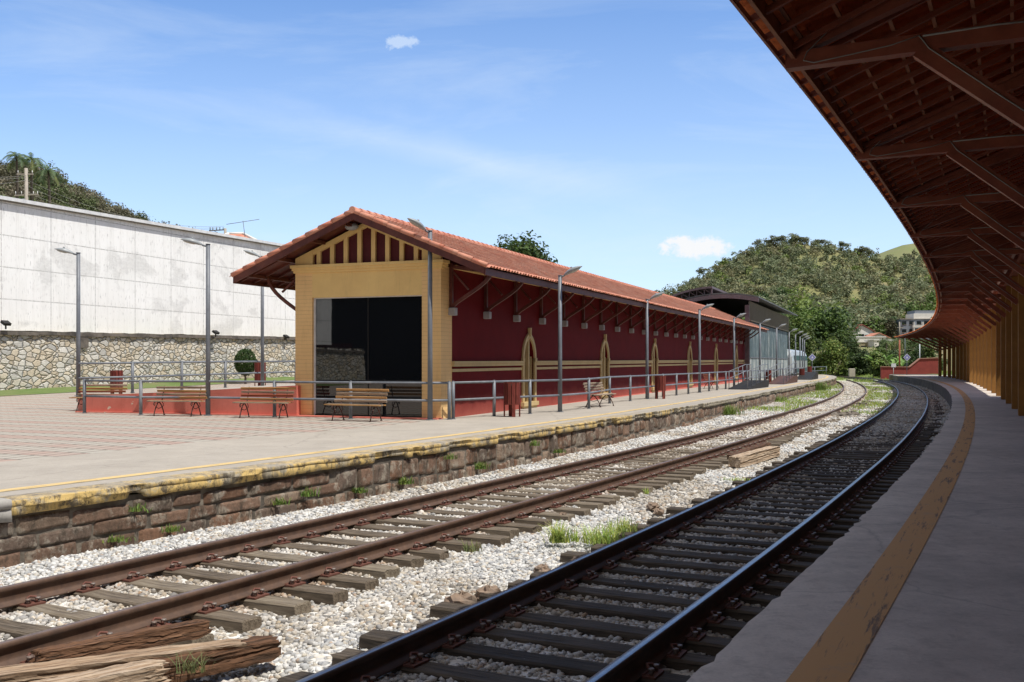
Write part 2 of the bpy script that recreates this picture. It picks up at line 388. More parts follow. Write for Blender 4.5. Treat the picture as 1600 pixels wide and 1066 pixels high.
def grassmat(name, a, b_, c_):
    return pm(name, a, b_, 1.2, .9, .6, 14, c3=c_, s3=.35, dist=.05)
mTurf = grassmat('green_turf', (.10, .16, .035), (.15, .20, .06), (.19, .18, .08))
mDryGrass = grassmat('dry_grass', (.33, .26, .14), (.24, .20, .10), (.15, .17, .06))

def paintmat(name, c, c2=None, lines=0, rough=.7, faded=None, spec=.3, peel=None, seed=0., lineax=2):
    """painted masonry; lines = height of scored courses"""
    m, t, b = newmat(name); v = coord(t); c2 = c2 or tuple(x*.86 for x in c)
    col = mixc(t, ramp(t, noise(t, v, 1.3+seed, 8, .7), [(.35, 0.), (.68, 1.)]), c, c2)
    h = noise(t, v, 26, 6, .75)
    if faded:
        s = N(t, 'ShaderNodeSeparateXYZ'); t.links.new(v, s.inputs[0])
        f = M(t, 'ADD', s.outputs[2], M(t, 'MULTIPLY', noise(t, v, 2.2, 6, .7), .5))
        col = mixc(t, ramp(t, f, [(.25, .75), (.85, 0.)]), col, faded)
    if peel:
        col = mixc(t, ramp(t, noise(t, v, 1.9, 7, .62), [(.675, 0.), (.69, 1.)]), col, peel)
        col = mixc(t, ramp(t, noise(t, v, 9, 7, .7), [(.69, 0.), (.70, 1.)]), col, peel)
    col = mixc(t, ramp(t, noise(t, coord(t, (3, 3, .35)), 2.2, 8, .75), [(.52, 0.), (.8, .35)]), col, tuple(x*.45 for x in c))
    if lines:
        s = N(t, 'ShaderNodeSeparateXYZ'); t.links.new(v, s.inputs[0])
        fr = M(t, 'FRACT', M(t, 'DIVIDE', s.outputs[lineax], lines)); e = M(t, 'LESS_THAN', fr, .1)
        col = mixc(t, M(t, 'MULTIPLY', e, .32), col, tuple(x*.4 for x in c)); h = M(t, 'SUBTRACT', M(t, 'MULTIPLY', h, .4), e)
    t.links.new(col, b.inputs['Base Color']); b.inputs['Roughness'].default_value = rough; b.inputs['Specular IOR Level'].default_value = spec
    bump(t, b, h, .45, .012); return m
mYwall = paintmat('yellow_painted_brick', (.85, .56, .25), (.78, .50, .22), .105)
mYplain = paintmat('yellow_painted_plaster', (.83, .58, .23), (.74, .50, .20))
mTrim = paintmat('cream_trim', (.60, .45, .22), (.50, .37, .18))
mRwall = paintmat('maroon_roughcast', (.15, .009, .010), (.11, .007, .008), faded=(.44, .12, .09), spec=.08)
mRramp = paintmat('faded_red_plaster', (.66, .205, .155), (.55, .155, .115), peel=(.62, .53, .42))
mRfar = paintmat('dark_red_plaster', (.30, .055, .045), (.22, .04, .035))
mMaroon = paintmat('maroon_wood_panel', (.10, .012, .014), (.07, .008, .010))
mColumn = paintmat('ochre_column_paint', (.38, .185, .045), (.28, .135, .035), seed=.7)
mAnnex = paintmat('brown_plaster', (.16, .075, .03), (.11, .05, .022), seed=.5)
mHouse = paintmat('white_house_render', (.84, .81, .76), (.72, .69, .63))
mHouse2 = paintmat('ochre_house_render', (.42, .36, .22), (.33, .28, .18))
mBlockG = paintmat('blue_grey_concrete', (.20, .23, .28), (.28, .30, .33))
mWinDark = pm('dark_window', (.02, .025, .03), rough=.15, bmp=0, spec=.6)
mWoodR = pm('red_stained_timber', (.125, .028, .019), (.07, .015, .011), 5, .5, .3, stretch=(1, 1, 1), c3=(.17, .05, .03), spec=.4)
mWoodC = pm('canopy_timber', (.26, .068, .036), (.17, .042, .023), 4, .5, .3, c3=(.30, .095, .05), spec=.45)
mBatten = pm('pale_timber_batten', (.30, .12, .06), (.21, .08, .042), 5, .7, .3)
mWhiteTrim = pm('white_steel_trim', (.75, .75, .74), (.6, .6, .6), 3, .4, .05)
def tilemat(name, a, b_, c_, d_):
    m, t, b = newmat(name); v = coord(t)
    vo = N(t, 'ShaderNodeTexVoronoi'); vo.inputs['Scale'].default_value = 3.2; t.links.new(v, vo.inputs['Vector'])
    s = N(t, 'ShaderNodeSeparateColor'); t.links.new(vo.outputs['Color'], s.inputs[0])
    c = ramp(t, s.outputs[0], [(0., a), (.5, b_), (1., c_)])
    c = mixc(t, ramp(t, noise(t, v, .8, 8, .75), [(.5, 0.), (.72, .55)]), c, d_)
    c = mixc(t, ramp(t, noise(t, v, 12, 7, .8), [(.56, 0.), (.66, .6)]), c, tuple(x*.35 for x in b_))
    t.links.new(c, b.inputs['Base Color']); b.inputs['Roughness'].default_value = .85; b.inputs['Specular IOR Level'].default_value = .25
    bump(t, b, noise(t, v, 40, 5, .7), .3, .006); return m
mTile = tilemat('clay_roof_tiles', (.54, .215, .145), (.62, .29, .20), (.48, .17, .11), (.58, .37, .29))
mTileC = tilemat('clay_canopy_tiles', (.80, .21, .07), (.84, .27, .10), (.70, .17, .055), (.58, .17, .08))
mSteelGrey = pm('grey_blue_pipe_paint', (.165, .18, .205), (.12, .13, .15), 4, .5, .15, c3=(.24, .25, .27), spec=.45)
mLampHead = pm('lamp_housing', (.34, .36, .37), (.27, .29, .30), 5, .4, .05)
mLens = pm('lamp_lens', (.42, .42, .38), (.33, .33, .30), 9, .2, .05, spec=.6)
mIron = pm('black_red_iron', (.045, .022, .018), (.08, .03, .022), 8, .6, .2)
def woodmat(name, a, b_, c_, st=(1, 14, 14), rough=.8, cr=.7, sc=2.5):
    m, t, b = newmat(name); v = coord(t, st); n1 = noise(t, v, sc, 8, .7, .4)
    oi = N(t, 'ShaderNodeObjectInfo')
    c = ramp(t, M(t, 'ADD', n1, M(t, 'MULTIPLY', M(t, 'SUBTRACT', oi.outputs['Random'], .5), .22)), [(.3, a), (.5, b_), (.7, c_)])
    ck = ramp(t, noise(t, coord(t, (st[0]*.6, st[1]*2, st[2]*2)), sc, 5, .6), [(.36, 0.), (.44, 1.)])
    c = mixc(t, M(t, 'MULTIPLY', M(t, 'SUBTRACT', 1., ck), cr), c, (.02, .016, .012))
    t.links.new(c, b.inputs['Base Color']); b.inputs['Roughness'].default_value = rough; b.inputs['Specular IOR Level'].default_value = .25
    bump(t, b, M(t, 'ADD', n1, ck), .7, .012); return m
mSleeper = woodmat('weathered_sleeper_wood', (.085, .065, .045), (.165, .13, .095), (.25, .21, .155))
mSleeperD = woodmat('dark_sleeper_wood', (.035, .028, .022), (.07, .055, .042), (.12, .095, .07))  # darker wood than the left track's sleepers
mTimber = woodmat('split_old_timber', (.20, .12, .07), (.34, .24, .16), (.50, .40, .30))
mTimberR = woodmat('rotten_red_timber', (.06, .035, .022), (.15, .075, .04), (.26, .15, .09))
mBench = woodmat('weathered_bench_slats', (.28, .20, .14), (.40, .31, .23), (.50, .41, .32), (1, 14, 14))
mBenchO = woodmat('varnished_bench_slat', (.42, .22, .08), (.50, .28, .11), (.44, .26, .13), (1, 14, 14))
mBin = woodmat('maroon_bin_slats', (.12, .022, .018), (.16, .032, .024), (.20, .05, .035), (10, 10, 1), cr=.3)
def railmat(name, base, rust, rough, metal):
    m, t, b = newmat(name); v = coord(t)
    c = mixc(t, ramp(t, noise(t, v, 9, 9, .7), [(.35, 0.), (.65, 1.)]), base, rust)
    t.links.new(c, b.inputs['Base Color']); b.inputs['Roughness'].default_value = rough; b.inputs['Metallic'].default_value = metal
    bump(t, b, noise(t, v, 50, 6, .75), .3, .003); return m
mRail = railmat('rusty_rail_steel', (.075, .044, .031), (.125, .070, .044), .7, .1)
mRailTop = railmat('rusty_rail_top', (.17, .115, .085), (.24, .165, .125), .42, .4)
mRailR = railmat('used_rail_side', (.06, .04, .032), (.10, .06, .042), .6, .2)
mRailRTop = railmat('polished_rail_top', (.34, .35, .37), (.25, .25, .26), .3, .85)
mPlate = railmat('rusty_plate', (.17, .06, .04), (.12, .05, .035), .7, .1)
mBolt = railmat('bolt_steel', (.30, .28, .26), (.20, .13, .10), .5, .4)
def glassmat():
    m, t, b = newmat('dark_tinted_glass'); b.inputs['Base Color'].default_value = (.006, .007, .009, 1)
    b.inputs['Roughness'].default_value = .015; b.inputs['IOR'].default_value = 1.8; b.inputs['Specular IOR Level'].default_value = .5
    bump(t, b, noise(t, coord(t), .9, 2), .02, .02); return m
mGlass = glassmat()
def rubblemat():
    m, t, b = newmat('rubble_stone_masonry'); v = coord(t, (2.5, 2.5, 4.0))
    nn = N(t, 'ShaderNodeTexNoise'); nn.inputs['Scale'].default_value = 1.4; nn.inputs['Detail'].default_value = 5; t.links.new(v, nn.inputs['Vector'])
    w = N(t, 'ShaderNodeMix', data_type='VECTOR'); w.inputs[0].default_value = .3; t.links.new(v, w.inputs[4]); t.links.new(nn.outputs[1], w.inputs[5])
    vo = N(t, 'ShaderNodeTexVoronoi', feature='DISTANCE_TO_EDGE'); vc = N(t, 'ShaderNodeTexVoronoi')
    for x in (vo, vc): x.inputs['Scale'].default_value = 1.55; x.inputs['Randomness'].default_value = 1.; t.links.new(w.outputs[1], x.inputs['Vector'])
    s = N(t, 'ShaderNodeSeparateColor'); t.links.new(vc.outputs['Color'], s.inputs[0])
    c = ramp(t, s.outputs[0], [(0., (.46, .45, .42)), (.3, (.70, .67, .60)), (.55, (.70, .61, .47)), (.8, (.52, .43, .31)), (1., (.78, .75, .69))])
    c = mixc(t, ramp(t, noise(t, v, 7, 7, .75), [(.35, .6), (.6, 0.)]), c, (.28, .24, .18))
    g = ramp(t, M(t, 'ADD', vo.outputs[0], M(t, 'MULTIPLY', M(t, 'SUBTRACT', noise(t, v, 5, 5), .5), .05)), [(.004, 0.), (.035, 1.)])
    gapc = mixc(t, ramp(t, noise(t, v, 2.5, 5), [(.55, 0.), (.66, 1.)]), (.03, .026, .02), (.15, .125, .09))
    c = mixc(t, g, gapc, c)
    t.links.new(c, b.inputs['Base Color']); b.inputs['Roughness'].default_value = .9
    h = M(t, 'ADD', ramp(t, vo.outputs[0], [(0., 0.), (.14, 1.)]), M(t, 'MULTIPLY', noise(t, v, 6, 6, .7), .35)); bump(t, b, h, 1., .07); return m
mRubble = rubblemat()
def whitewallmat():
    m, t, b = newmat('white_cladding_panels'); v = coord(t); s = N(t, 'ShaderNodeSeparateXYZ'); t.links.new(v, s.inputs[0])
    x, z = s.outputs[0], s.outputs[2]
    c = mixc(t, ramp(t, noise(t, v, .35, 6, .6), [(.42, 0.), (.6, 1.)]), (.86, .855, .83), (.90, .895, .875))
    # worn patches where paint has gone
    pat = ramp(t, noise(t, coord(t, (.75, .75, 1.1)), .38, 6, .62, .5), [(.55, 0.), (.60, .7)])
    scr = ramp(t, noise(t, coord(t, (1, 1, 2.4)), 3.2, 9, .8), [(.35, .15), (.65, .9)])
    c = mixc(t, M(t, 'MULTIPLY', pat, scr), c, (.50, .495, .48))
    tick = ramp(t, noise(t, coord(t, (9., 9., 1.6)), 1.6, 3, .5), [(.60, 0.), (.68, .7)])
    c = mixc(t, tick, c, (.48, .475, .46))
    def grid(co, p, wd): return M(t, 'LESS_THAN', M(t, 'FRACT', M(t, 'DIVIDE', co, p)), wd/p)
    hz = grid(z, 1.45, .05); vt = grid(x, 2.9, .05); vt2 = grid(M(t, 'ADD', x, .6), 1.45, .018)
    wig = ramp(t, noise(t, v, 6, 4), [(.35, .35), (.6, 1.)])
    c = mixc(t, M(t, 'MULTIPLY', M(t, 'MAXIMUM', M(t, 'MAXIMUM', hz, vt), M(t, 'MULTIPLY', vt2, .5)), wig), c, (.47, .465, .45))
    c = mixc(t, ramp(t, noise(t, coord(t, (2.6, 2.6, .16)), 1.3, 8, .75), [(.48, 0.), (.75, .5)]), c, (.62, .61, .575))
    c = mixc(t, ramp(t, noise(t, coord(t, (11, 11, .5)), 1.3, 4, .7), [(.58, 0.), (.66, .35)]), c, (.55, .54, .52))
    t.links.new(c, b.inputs['Base Color']); b.inputs['Roughness'].default_value = .8; b.inputs['Specular IOR Level'].default_value = .2
    bump(t, b, M(t, 'SUBTRACT', noise(t, v, 20, 5), M(t, 'MAXIMUM', hz, vt)), .3, .02); return m
mWhiteWall = whitewallmat()
def corrmat(name, dk=0.):
    m, t, b = newmat(name); v = coord(t, (1, 1, .25)); 
    c = ramp(t, noise(t, coord(t, (1.3, 1.3, .20)), 1.6, 8, .7, .4), [(.35+dk, (.05, .075, .085)), (.5+dk, (.13, .175, .19)), (.62+dk, (.36, .40, .40)), (.72+dk, (.70, .72, .68))])  # pale streaks paint plant reflections into the sheet colour
    c = mixc(t, ramp(t, noise(t, coord(t, (3.5, 3.5, .12)), 2.0, 6, .7), [(.45, 0.), (.62, .8)]), c, (.11, .16, .19))
    t.links.new(c, b.inputs['Base Color']); b.inputs['Roughness'].default_value = .35; b.inputs['Specular IOR Level'].default_value = .5; return m
mCorr = corrmat('ribbed_translucent_sheet')
mCorr2 = corrmat('ribbed_reflection_sheet', -.13)  # paler copy for the lower wall, whitish reflections put into its colour
mShedSteel = pm('purple_grey_steel', (.16, .115, .135), (.11, .08, .09), 2, .5, .1)
mShedRoof = pm('dark_sheet_roof', (.13, .135, .14), (.09, .09, .095), 1, .6, .2, stretch=(1, 9, 1))
mLouver = pm('brown_louvre', (.25, .23, .21), (.18, .165, .15), 2, .6, .1)
mBlack = pm('soot_black', (.012, .011, .010), (.02, .018, .016), 3, .7, .1)
mBrownSteel = pm('brown_steel_plate', (.11, .05, .035), (.07, .035, .027), 3, .6, .2)
mCorbel = pm('pale_stone_block', (.42, .40, .39), (.33, .31, .31), 6, .8, .3)
mBark = pm('bark', (.15, .12, .09), (.09, .07, .055), 5, .9, .8, stretch=(1, 1, .3))
mCable = pm('grey_cable', (.30, .30, .29), rough=.6, bmp=0)
mHill = pm('hillside_scrub', (.17, .18, .065), (.225, .205, .09), .02, .95, .5, .3, c3=(.25, .185, .11), s3=.012, dist=.5)
mHillG = pm('grassy_hilltop', (.15, .19, .06), (.20, .22, .09), .02, .95, .5, .5, c3=(.21, .19, .10), s3=.01, dist=.4)
mSignBlue = pm('faded_blue_sign', (.16, .17, .42), (.22, .22, .46), 4, .5, 0)
mSignWhite = pm('sign_white', (.62, .64, .68), rough=.5, bmp=0)
mPoleRed = pm('rust_orange_pole', (.36, .10, .05), (.25, .08, .05), 3, .7, .2)
mSilver = pm('railcar_silver', (.50, .53, .53), (.42, .45, .45), 2, .35, .05, metal=.3)
mTeal = pm('railcar_teal', (.07, .15, .17), rough=.3, bmp=0)
mConcWall = pm('old_concrete_coping', (.20, .17, .14), (.11, .095, .08), 2, .9, .5, c3=(.05, .045, .04), s3=1.3)

# ------------------------------------------------------------------ ground, ballast, platforms
n = 60
gx, gy = np.meshgrid(np.linspace(-1, 1, n), np.linspace(-1, 1, n))
GX = np.sign(gx)*np.abs(gx)**2*3000; GY = np.sign(gy)*np.abs(gy)**2*3000
o = gridmesh('ground', GX, GY, np.full_like(GX, -.86), mEarth); tag(o, kind='structure')

ss = np.concatenate([np.arange(-14, 30, .12), np.arange(30, 175, .5)])
NL = 90
S = np.repeat(ss[:, None], NL, 1)
x0, y0 = CR(S, -1.9); x1, y1 = CE(S, -.02)
far = S > 118
x1b, y1b = CR(S, 14.5); k = np.clip((S-112)/14, 0, 1); x1 = x1*(1-k)+x1b*k; y1 = y1*(1-k)+y1b*k
T = np.linspace(0, 1, NL)[None, :]; BX = x0+(x1-x0)*T; BY = y0+(y1-y0)*T
wid = np.hypot(x1-x0, y1-y0)
offR = -1.9+wid*T
cl_off = np.array([4.04, 4.04, 3.98, 3.83, 3.54, 3.51, 3.81, 4.2, 3.8, 3.8]); cl_s = np.array([-20, 5, 10, 20, 40, 60, 80, 100, 130, 180])
offL = offR-np.interp(S, cl_s, cl_off)
def bz(oR, oL, x, y):
    inside = np.minimum(np.abs(oR), np.abs(oL))
    z = -.722-.055*np.clip((inside-.75)/.45, 0, 1)
    z = z+.06*np.clip((oL-1.15)/.9, 0, 1)+.062*np.clip((y-24)/14, 0, 1)
    return z+.05*(fbm(x*1.3, y*1.3, 3, 5)-.5)
BZ = bz(offR, offL, BX, BY)+.035*(vnoise(BX*14, BY*14, 3)-.5)
o = gridmesh('ballast_bed', BX, BY, BZ, mBallast, smooth=False); tag(o, kind='structure')

# loose stones, real geometry where they can be told apart
ico = []
ph = (1+5**.5)/2
IV = np.array([(-1, ph, 0), (1, ph, 0), (-1, -ph, 0), (1, -ph, 0), (0, -1, ph), (0, 1, ph), (0, -1, -ph), (0, 1, -ph), (ph, 0, -1), (ph, 0, 1), (-ph, 0, -1), (-ph, 0, 1)])/1.9
IF = np.array([(0, 11, 5), (0, 5, 1), (0, 1, 7), (0, 7, 10), (0, 10, 11), (1, 5, 9), (5, 11, 4), (11, 10, 2), (10, 7, 6), (7, 1, 8), (3, 9, 4), (3, 4, 2), (3, 2, 6), (3, 6, 8), (3, 8, 9), (4, 9, 5), (2, 4, 11), (6, 2, 10), (8, 6, 7), (9, 8, 1)])
VAR = [IV*(1+rng.uniform(-.45, .38, (12, 1)))*np.array([1, rng.uniform(.7, 1), rng.uniform(.5, .8)]) for _ in range(24)]
def stones(name, cnt, sr, rad, label=None):
    s = rng.uniform(sr[0], sr[1], cnt); w = np.interp(s, ss, wid[:, 0]); o_ = rng.uniform(-1.85, 1, cnt)
    o_ = -1.85+rng.uniform(0, 1, cnt)*(w-.12)
    X, Y = CR(s, o_); keep = (Y > 2.5) & (np.abs(X/np.maximum(Y, .1)) < .72+1.5/np.maximum(Y, 1))
    s, o_, X, Y = s[keep], o_[keep], X[keep], Y[keep]; c = len(s)
    oL = o_-np.interp(s, cl_s, cl_off)
    r = rng.uniform(rad[0], rad[1], c)*rng.choice([1, 1, 1, 1.35], c)
    Z = bz(o_, oL, X, Y)+r*.25
    vi = rng.integers(0, 24, c); P = np.array(VAR)[vi]
    a = rng.uniform(0, 6.283, c); b_ = rng.uniform(-.6, .6, c)
    ca, sa, cb, sb = np.cos(a), np.sin(a), np.cos(b_), np.sin(b_)
    Q = P.copy(); Q[:, :, 1] = P[:, :, 1]*cb[:, None]-P[:, :, 2]*sb[:, None]; Q[:, :, 2] = P[:, :, 1]*sb[:, None]+P[:, :, 2]*cb[:, None]
    W = Q.copy(); W[:, :, 0] = Q[:, :, 0]*ca[:, None]-Q[:, :, 1]*sa[:, None]; W[:, :, 1] = Q[:, :, 0]*sa[:, None]+Q[:, :, 1]*ca[:, None]
    W = W*r[:, None, None]+np.stack([X, Y, Z], -1)[:, None, :]
    pal = np.array([(.60, .59, .57), (.69, .68, .66), (.46, .46, .455), (.31, .31, .315), (.58, .53, .45), (.48, .38, .30)])
    c_ = pal[rng.choice(6, c, p=[.33, .19, .22, .11, .12, .03])]*rng.uniform(.72, 1.06, (c, 1))
    c_ = c_*(1-.08*np.clip((1.15-np.abs(o_))/.35, 0, 1))[:, None]*np.where((np.abs(oL) < 1.0)[:, None], np.array([.95, .91, .86]), 1.)   # darker between the right rails: canopy shade put into the stone colour
    rust = np.exp(-((np.abs(oL)-.82)/.17)**2)[:, None]*rng.uniform(.1, .75, (c, 1)); c_ = c_*(1-rust)+c_*np.array([.72, .50, .38])*rust
    dirt = np.clip((fbm(X*.9, Y*.9, 4, 61)-.46)*5, 0, 1)[:, None]*rng.uniform(.3, 1, (c, 1)); c_ = c_*(1-.42*dirt*np.array([.75, .95, 1.2]))
    F = (IF[None]+(np.arange(c)*12)[:, None, None]).reshape(-1, 3)
    return W.reshape(-1, 3), F, np.repeat(c_, 12, 0)
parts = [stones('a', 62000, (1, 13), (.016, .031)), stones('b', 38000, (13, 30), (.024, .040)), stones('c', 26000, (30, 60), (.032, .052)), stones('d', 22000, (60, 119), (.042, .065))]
V = []; F = []; Cc = []; b0 = 0
for v_, f_, c_ in parts: V.append(v_); F.append(f_+b0); Cc.append(c_); b0 += len(v_)
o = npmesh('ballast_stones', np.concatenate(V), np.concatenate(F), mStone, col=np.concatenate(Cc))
tag(o, 'crushed pale granite ballast spread between and around both tracks', 'ballast', kind='stuff')

# platforms
sp = np.concatenate([np.arange(-14, 40, .5), np.arange(40, 127.1, 1.)])
def platz(x, y):
    return .42*np.clip((y-34)/28, 0, 1)*np.clip((-x-4)/6, 0, 1)
offs = [.25, 4, 8, 12, 16, 20, 24, 28, 32, 36, 40, 46, 54]
sp2 = np.arange(-24, 100, 1.)
strip('plaza', CE, sp2, offs, [0]*len(offs), mPaver, zfun=lambda S, O, X, Y, Z: platz(X, Y)*(O > 5)+np.where(S > 60, -.0, 0)); tag(bpy.data.objects['plaza'], kind='structure')
def zpl(S, O, X, Y, Z): return Z
wv = lambda s: np.interp(s, [-14, 10, 12, 14, 17, 21, 23.5, 24.5, 127], [4.0, 4.0, 4.0, 4.2, 3.95, 3.75, 4.0, 8.5, 8.5])
S, T = np.meshgrid(sp, np.linspace(0, 1, 12), indexing='ij'); O = .03+(wv(S)+.0*T-.03)*T; X, Y = CE(S, O)
o = gridmesh('platform_surface', X, Y, np.full_like(X, .005), mConc, smooth=False); tag(o, kind='structure')
strip('yellow_line', CE, sp, [.70, .90], [.010, .010], mYellow); tag(bpy.data.objects['yellow_line'], kind='structure')

# platform retaining wall: rough stone blocks under a broken yellow coping
root = thing('platform_wall', 'old reddish stone block wall under broken yellow coping along the left track', 'wall', tuple(CE.pt(10, 0, -.8)))
strip('mortar', CE, sp, [-.0, -.0], [-.86, -.12], mMortar, root)
V = []; F = []; Cc = []; nb = 0
def block(s0, s1, z0, z1, seed):
    global nb
    n1, n2 = (15, 9) if s0 < 30 else (9, 6)
    a = np.linspace(0, 1, n1); c = np.linspace(0, 1, n2); A, B = np.meshgrid(a, c, indexing='ij')
    jit = lambda: rnd.uniform(-.024, .024)
    cs = [(s0+jit(), z0+jit()), (s1+jit(), z0+jit()), (s1+jit(), z1+jit()), (s0+jit(), z1+jit())]
    SS = cs[0][0]*(1-A)*(1-B)+cs[1][0]*A*(1-B)+cs[2][0]*A*B+cs[3][0]*(1-A)*B
    ZZ = cs[0][1]*(1-A)*(1-B)+cs[1][1]*A*(1-B)+cs[2][1]*A*B+cs[3][1]*(1-A)*B
    ed = np.minimum(np.minimum(A, 1-A)*(s1-s0), np.minimum(B, 1-B)*(z1-z0))/.035
    dep = np.clip(ed*5., 0, 1)*(.026+.035*np.clip(fbm(SS*8+seed, ZZ*8, 4, 1)-.25, 0, 1))-.006
    X, Y = CE(SS, -dep); Vb = np.stack([X, Y, ZZ], -1).reshape(-1, 3)
    i = np.arange(n1*n2).reshape(n1, n2); Fb = np.stack([i[:-1, :-1], i[1:, :-1], i[1:, 1:], i[:-1, 1:]], -1).reshape(-1, 4)
    V.append(Vb); F.append(Fb+nb); nb += len(Vb)
    pal = [(.235, .145, .10), (.19, .12, .085), (.26, .165, .115), (.18, .13, .10), (.30, .215, .155), (.22, .125, .08)]
    c_ = np.array(pal[rnd.randrange(6)])*rnd.uniform(.75, 1.1)
    lich = fbm(SS*5+seed, ZZ*5, 4, 9)[..., None]
    cc = np.where(lich > .60, np.array([.38, .33, .26]), np.where(lich < .40, np.array([.09, .07, .055]), c_))
    Cc.append(np.broadcast_to(c_, SS.shape+(3,)).reshape(-1, 3))
s = -10.
while s < 126:
    big = 8 < s < 60; wd_ = rnd.uniform(.34, .62) if s > 12.5 else rnd.uniform(.45, .95)
    g = .012 if s < 12.5 else .018
    if s < 12.5:
        zs = [-.80, -.56, -.385, -.20]
        for a_, b_ in zip(zs[:-1], zs[1:]): block(s+g+(a_*7 % .3)-.1, s+wd_-g+(a_*7 % .3)-.1, a_+g*.6, b_-g*.6, s)
    else:
        m_ = rnd.uniform(-.60, -.50)
        block(s+g, s+wd_-g, m_+g, -.19, s)
        if rnd.random() < .6: block(s+g+.05, s+wd_-g+.05, -.80, m_-g, s+3)
        else:
            h_ = wd_/2; block(s+g, s+h_-g, -.80, m_-g, s+3); block(s+h_+g, s+wd_-g, -.80, m_-g, s+5)
    s += wd_
npmesh('stone_blocks', np.concatenate(V), np.concatenate(F), mBlock, root, smooth=False, col=np.concatenate(Cc), world=True)
# coping: uneven outline, broken in places, grey where the paint ends at the left
sc = np.concatenate([np.arange(-10, 45, .06), np.arange(45, 127, .3)])
pro = [(.34, .010), (.16, .012), (.0, .011), (-.066, .007), (-.078, -.008), (-.080, -.055), (-.068, -.062), (-.078, -.070), (-.078, -.165), (-.06, -.178), (.02, -.18)]
S, K = np.meshgrid(sc, np.arange(len(pro)), indexing='ij'); O = np.array([p[0] for p in pro])[K]; Z = np.array([p[1] for p in pro])[K]
nz = (fbm(S*3.1, K*.6, 4, 2)-.5); grv = fbm(S*1.7, S*0+9, 3, 44); nz2 = fbm(S*.9, K*0+1., 4, 8)
O = O+np.where(K > 1, nz*.016, 0)-(K == 6)*.022*(grv < .5)*(S < 14); brk = (nz2 > .58)*(K > 3)
O = O+brk*.03; Z = Z+np.where((K > 4)&(K < 8), (grv-.5)*.06, 0)+np.where(K > 7, .022, 0)+np.where(K > 7, nz*.035, 0)+brk*(K > 7)*.05
O = O+np.where(K == 0, (fbm(S*2.2, S*0, 4, 4)-.5)*.12, 0)
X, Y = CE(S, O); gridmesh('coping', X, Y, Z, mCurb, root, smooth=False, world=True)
ssn = np.arange(-12, 7.45, .06); S, K = np.meshgrid(ssn, np.arange(len(pro)), indexing='ij')
O = np.array([p[0] for p in pro])[K]*1.2; Z = np.array([p[1] for p in pro])[K]*1.25+np.where(K > 3, 0, .016); nz = fbm(S*4, K*.9, 4, 12)-.5; O = O+(K > 0)*(nz*.06-.012); Z = Z+(K > 3)*nz*.05
X, Y = CE(S, O); gridmesh('concrete_patch', X, Y, Z, concrete('bare_coping_concrete', (.42, .40, .37), (.33, .31, .28), (.16, .14, .12), .7, 3, cracks=False), root, smooth=False, world=True)

# right platform under the canopy
sr = np.concatenate([np.arange(-8, 40, .12), np.arange(40, 124, .5)])
off = np.array([-1.79, -1.90, -2.4, -3, -3.6, -4.4, -5.2, -6.2, -9, -14])
def zr_(S, O, X, Y, Z): return Z
S, K = np.meshgrid(sr, np.arange(len(off)), indexing='ij'); O = off[K]+np.where(K == 0, (fbm(S*2.4, S*0, 5, 6)-.5)*.04-np.clip(fbm(S*5.1, S*0+5, 3, 16)-.62, 0, 1)*.25, 0)
X, Y = CR(S, O); o = gridmesh('right_platform_surface', X, Y, np.full_like(X, 0.)+np.where(K == 0, -.012, 0), mConcR); tag(o, kind='structure')
root = thing('right_platform_wall', 'low dark concrete edge wall of the shaded right platform', 'wall', tuple(CR.pt(10, -1.8, -.8)))
S, K = np.meshgrid(sr, np.arange(4), indexing='ij'); O = np.array([-1.79, -1.785, -1.80, -1.80])[K]+((fbm(S*2.4, S*0, 5, 6)-.5)*.04-np.clip(fbm(S*5.1, S*0+5, 3, 16)-.62, 0, 1)*.25)*(K < 2); Z = np.array([-.012, -.10, -.14, -.86])[K]
X, Y = CR(S, O); gridmesh('face', X, Y, Z, mConcWall, root, smooth=False, world=True)
strip('ochre_line', CR, sr, [-2.22, -2.48], [.004, .004], mOrange); tag(bpy.data.objects['ochre_line'], kind='structure')
# the right platform's end, turning across beyond the canopy

# ------------------------------------------------------------------ tracks
def rail_profile():
    h = ZR; return [(-.07, h-.172), (-.07, h-.158), (-.02, h-.140), (-.011, h-.125), (-.011, h-.055), (-.036, h-.040), (-.037, h-.010), (-.028, h),
                    (.028, h), (.037, h-.010), (.036, h-.040), (.011, h-.055), (.011, h-.125), (.02, h-.140), (.07, h-.158), (.07, h-.172)]
def make_rail(C, off, s0, s1, mats, root, name='rail'):
    pr = rail_profile(); n = len(pr); sv = np.concatenate([np.arange(s0, 30, .5), np.arange(30, s1, 1.)])
    S, K = np.meshgrid(sv, np.arange(n), indexing='ij'); O = off-np.array([p[0] for p in pr])[K]; Z = np.array([p[1] for p in pr])[K]
    wob = (vnoise(sv*.22, sv*0, 3)-.5)*.012
    X, Y = C(S, O+wob[:, None]); V = np.stack([X, Y, Z], -1).reshape(-1, 3); m = len(sv)
    i = np.arange(m*n).reshape(m, n); j = np.roll(i, -1, 1)
    F = np.stack([i[:-1], i[1:], j[1:], j[:-1]], -1).reshape(-1, 4)
    mi = np.tile((np.arange(n) == 7).astype(int), m-1)
    return npmesh(name, V, F, None, root, mats=mats, midx=mi, world=True)
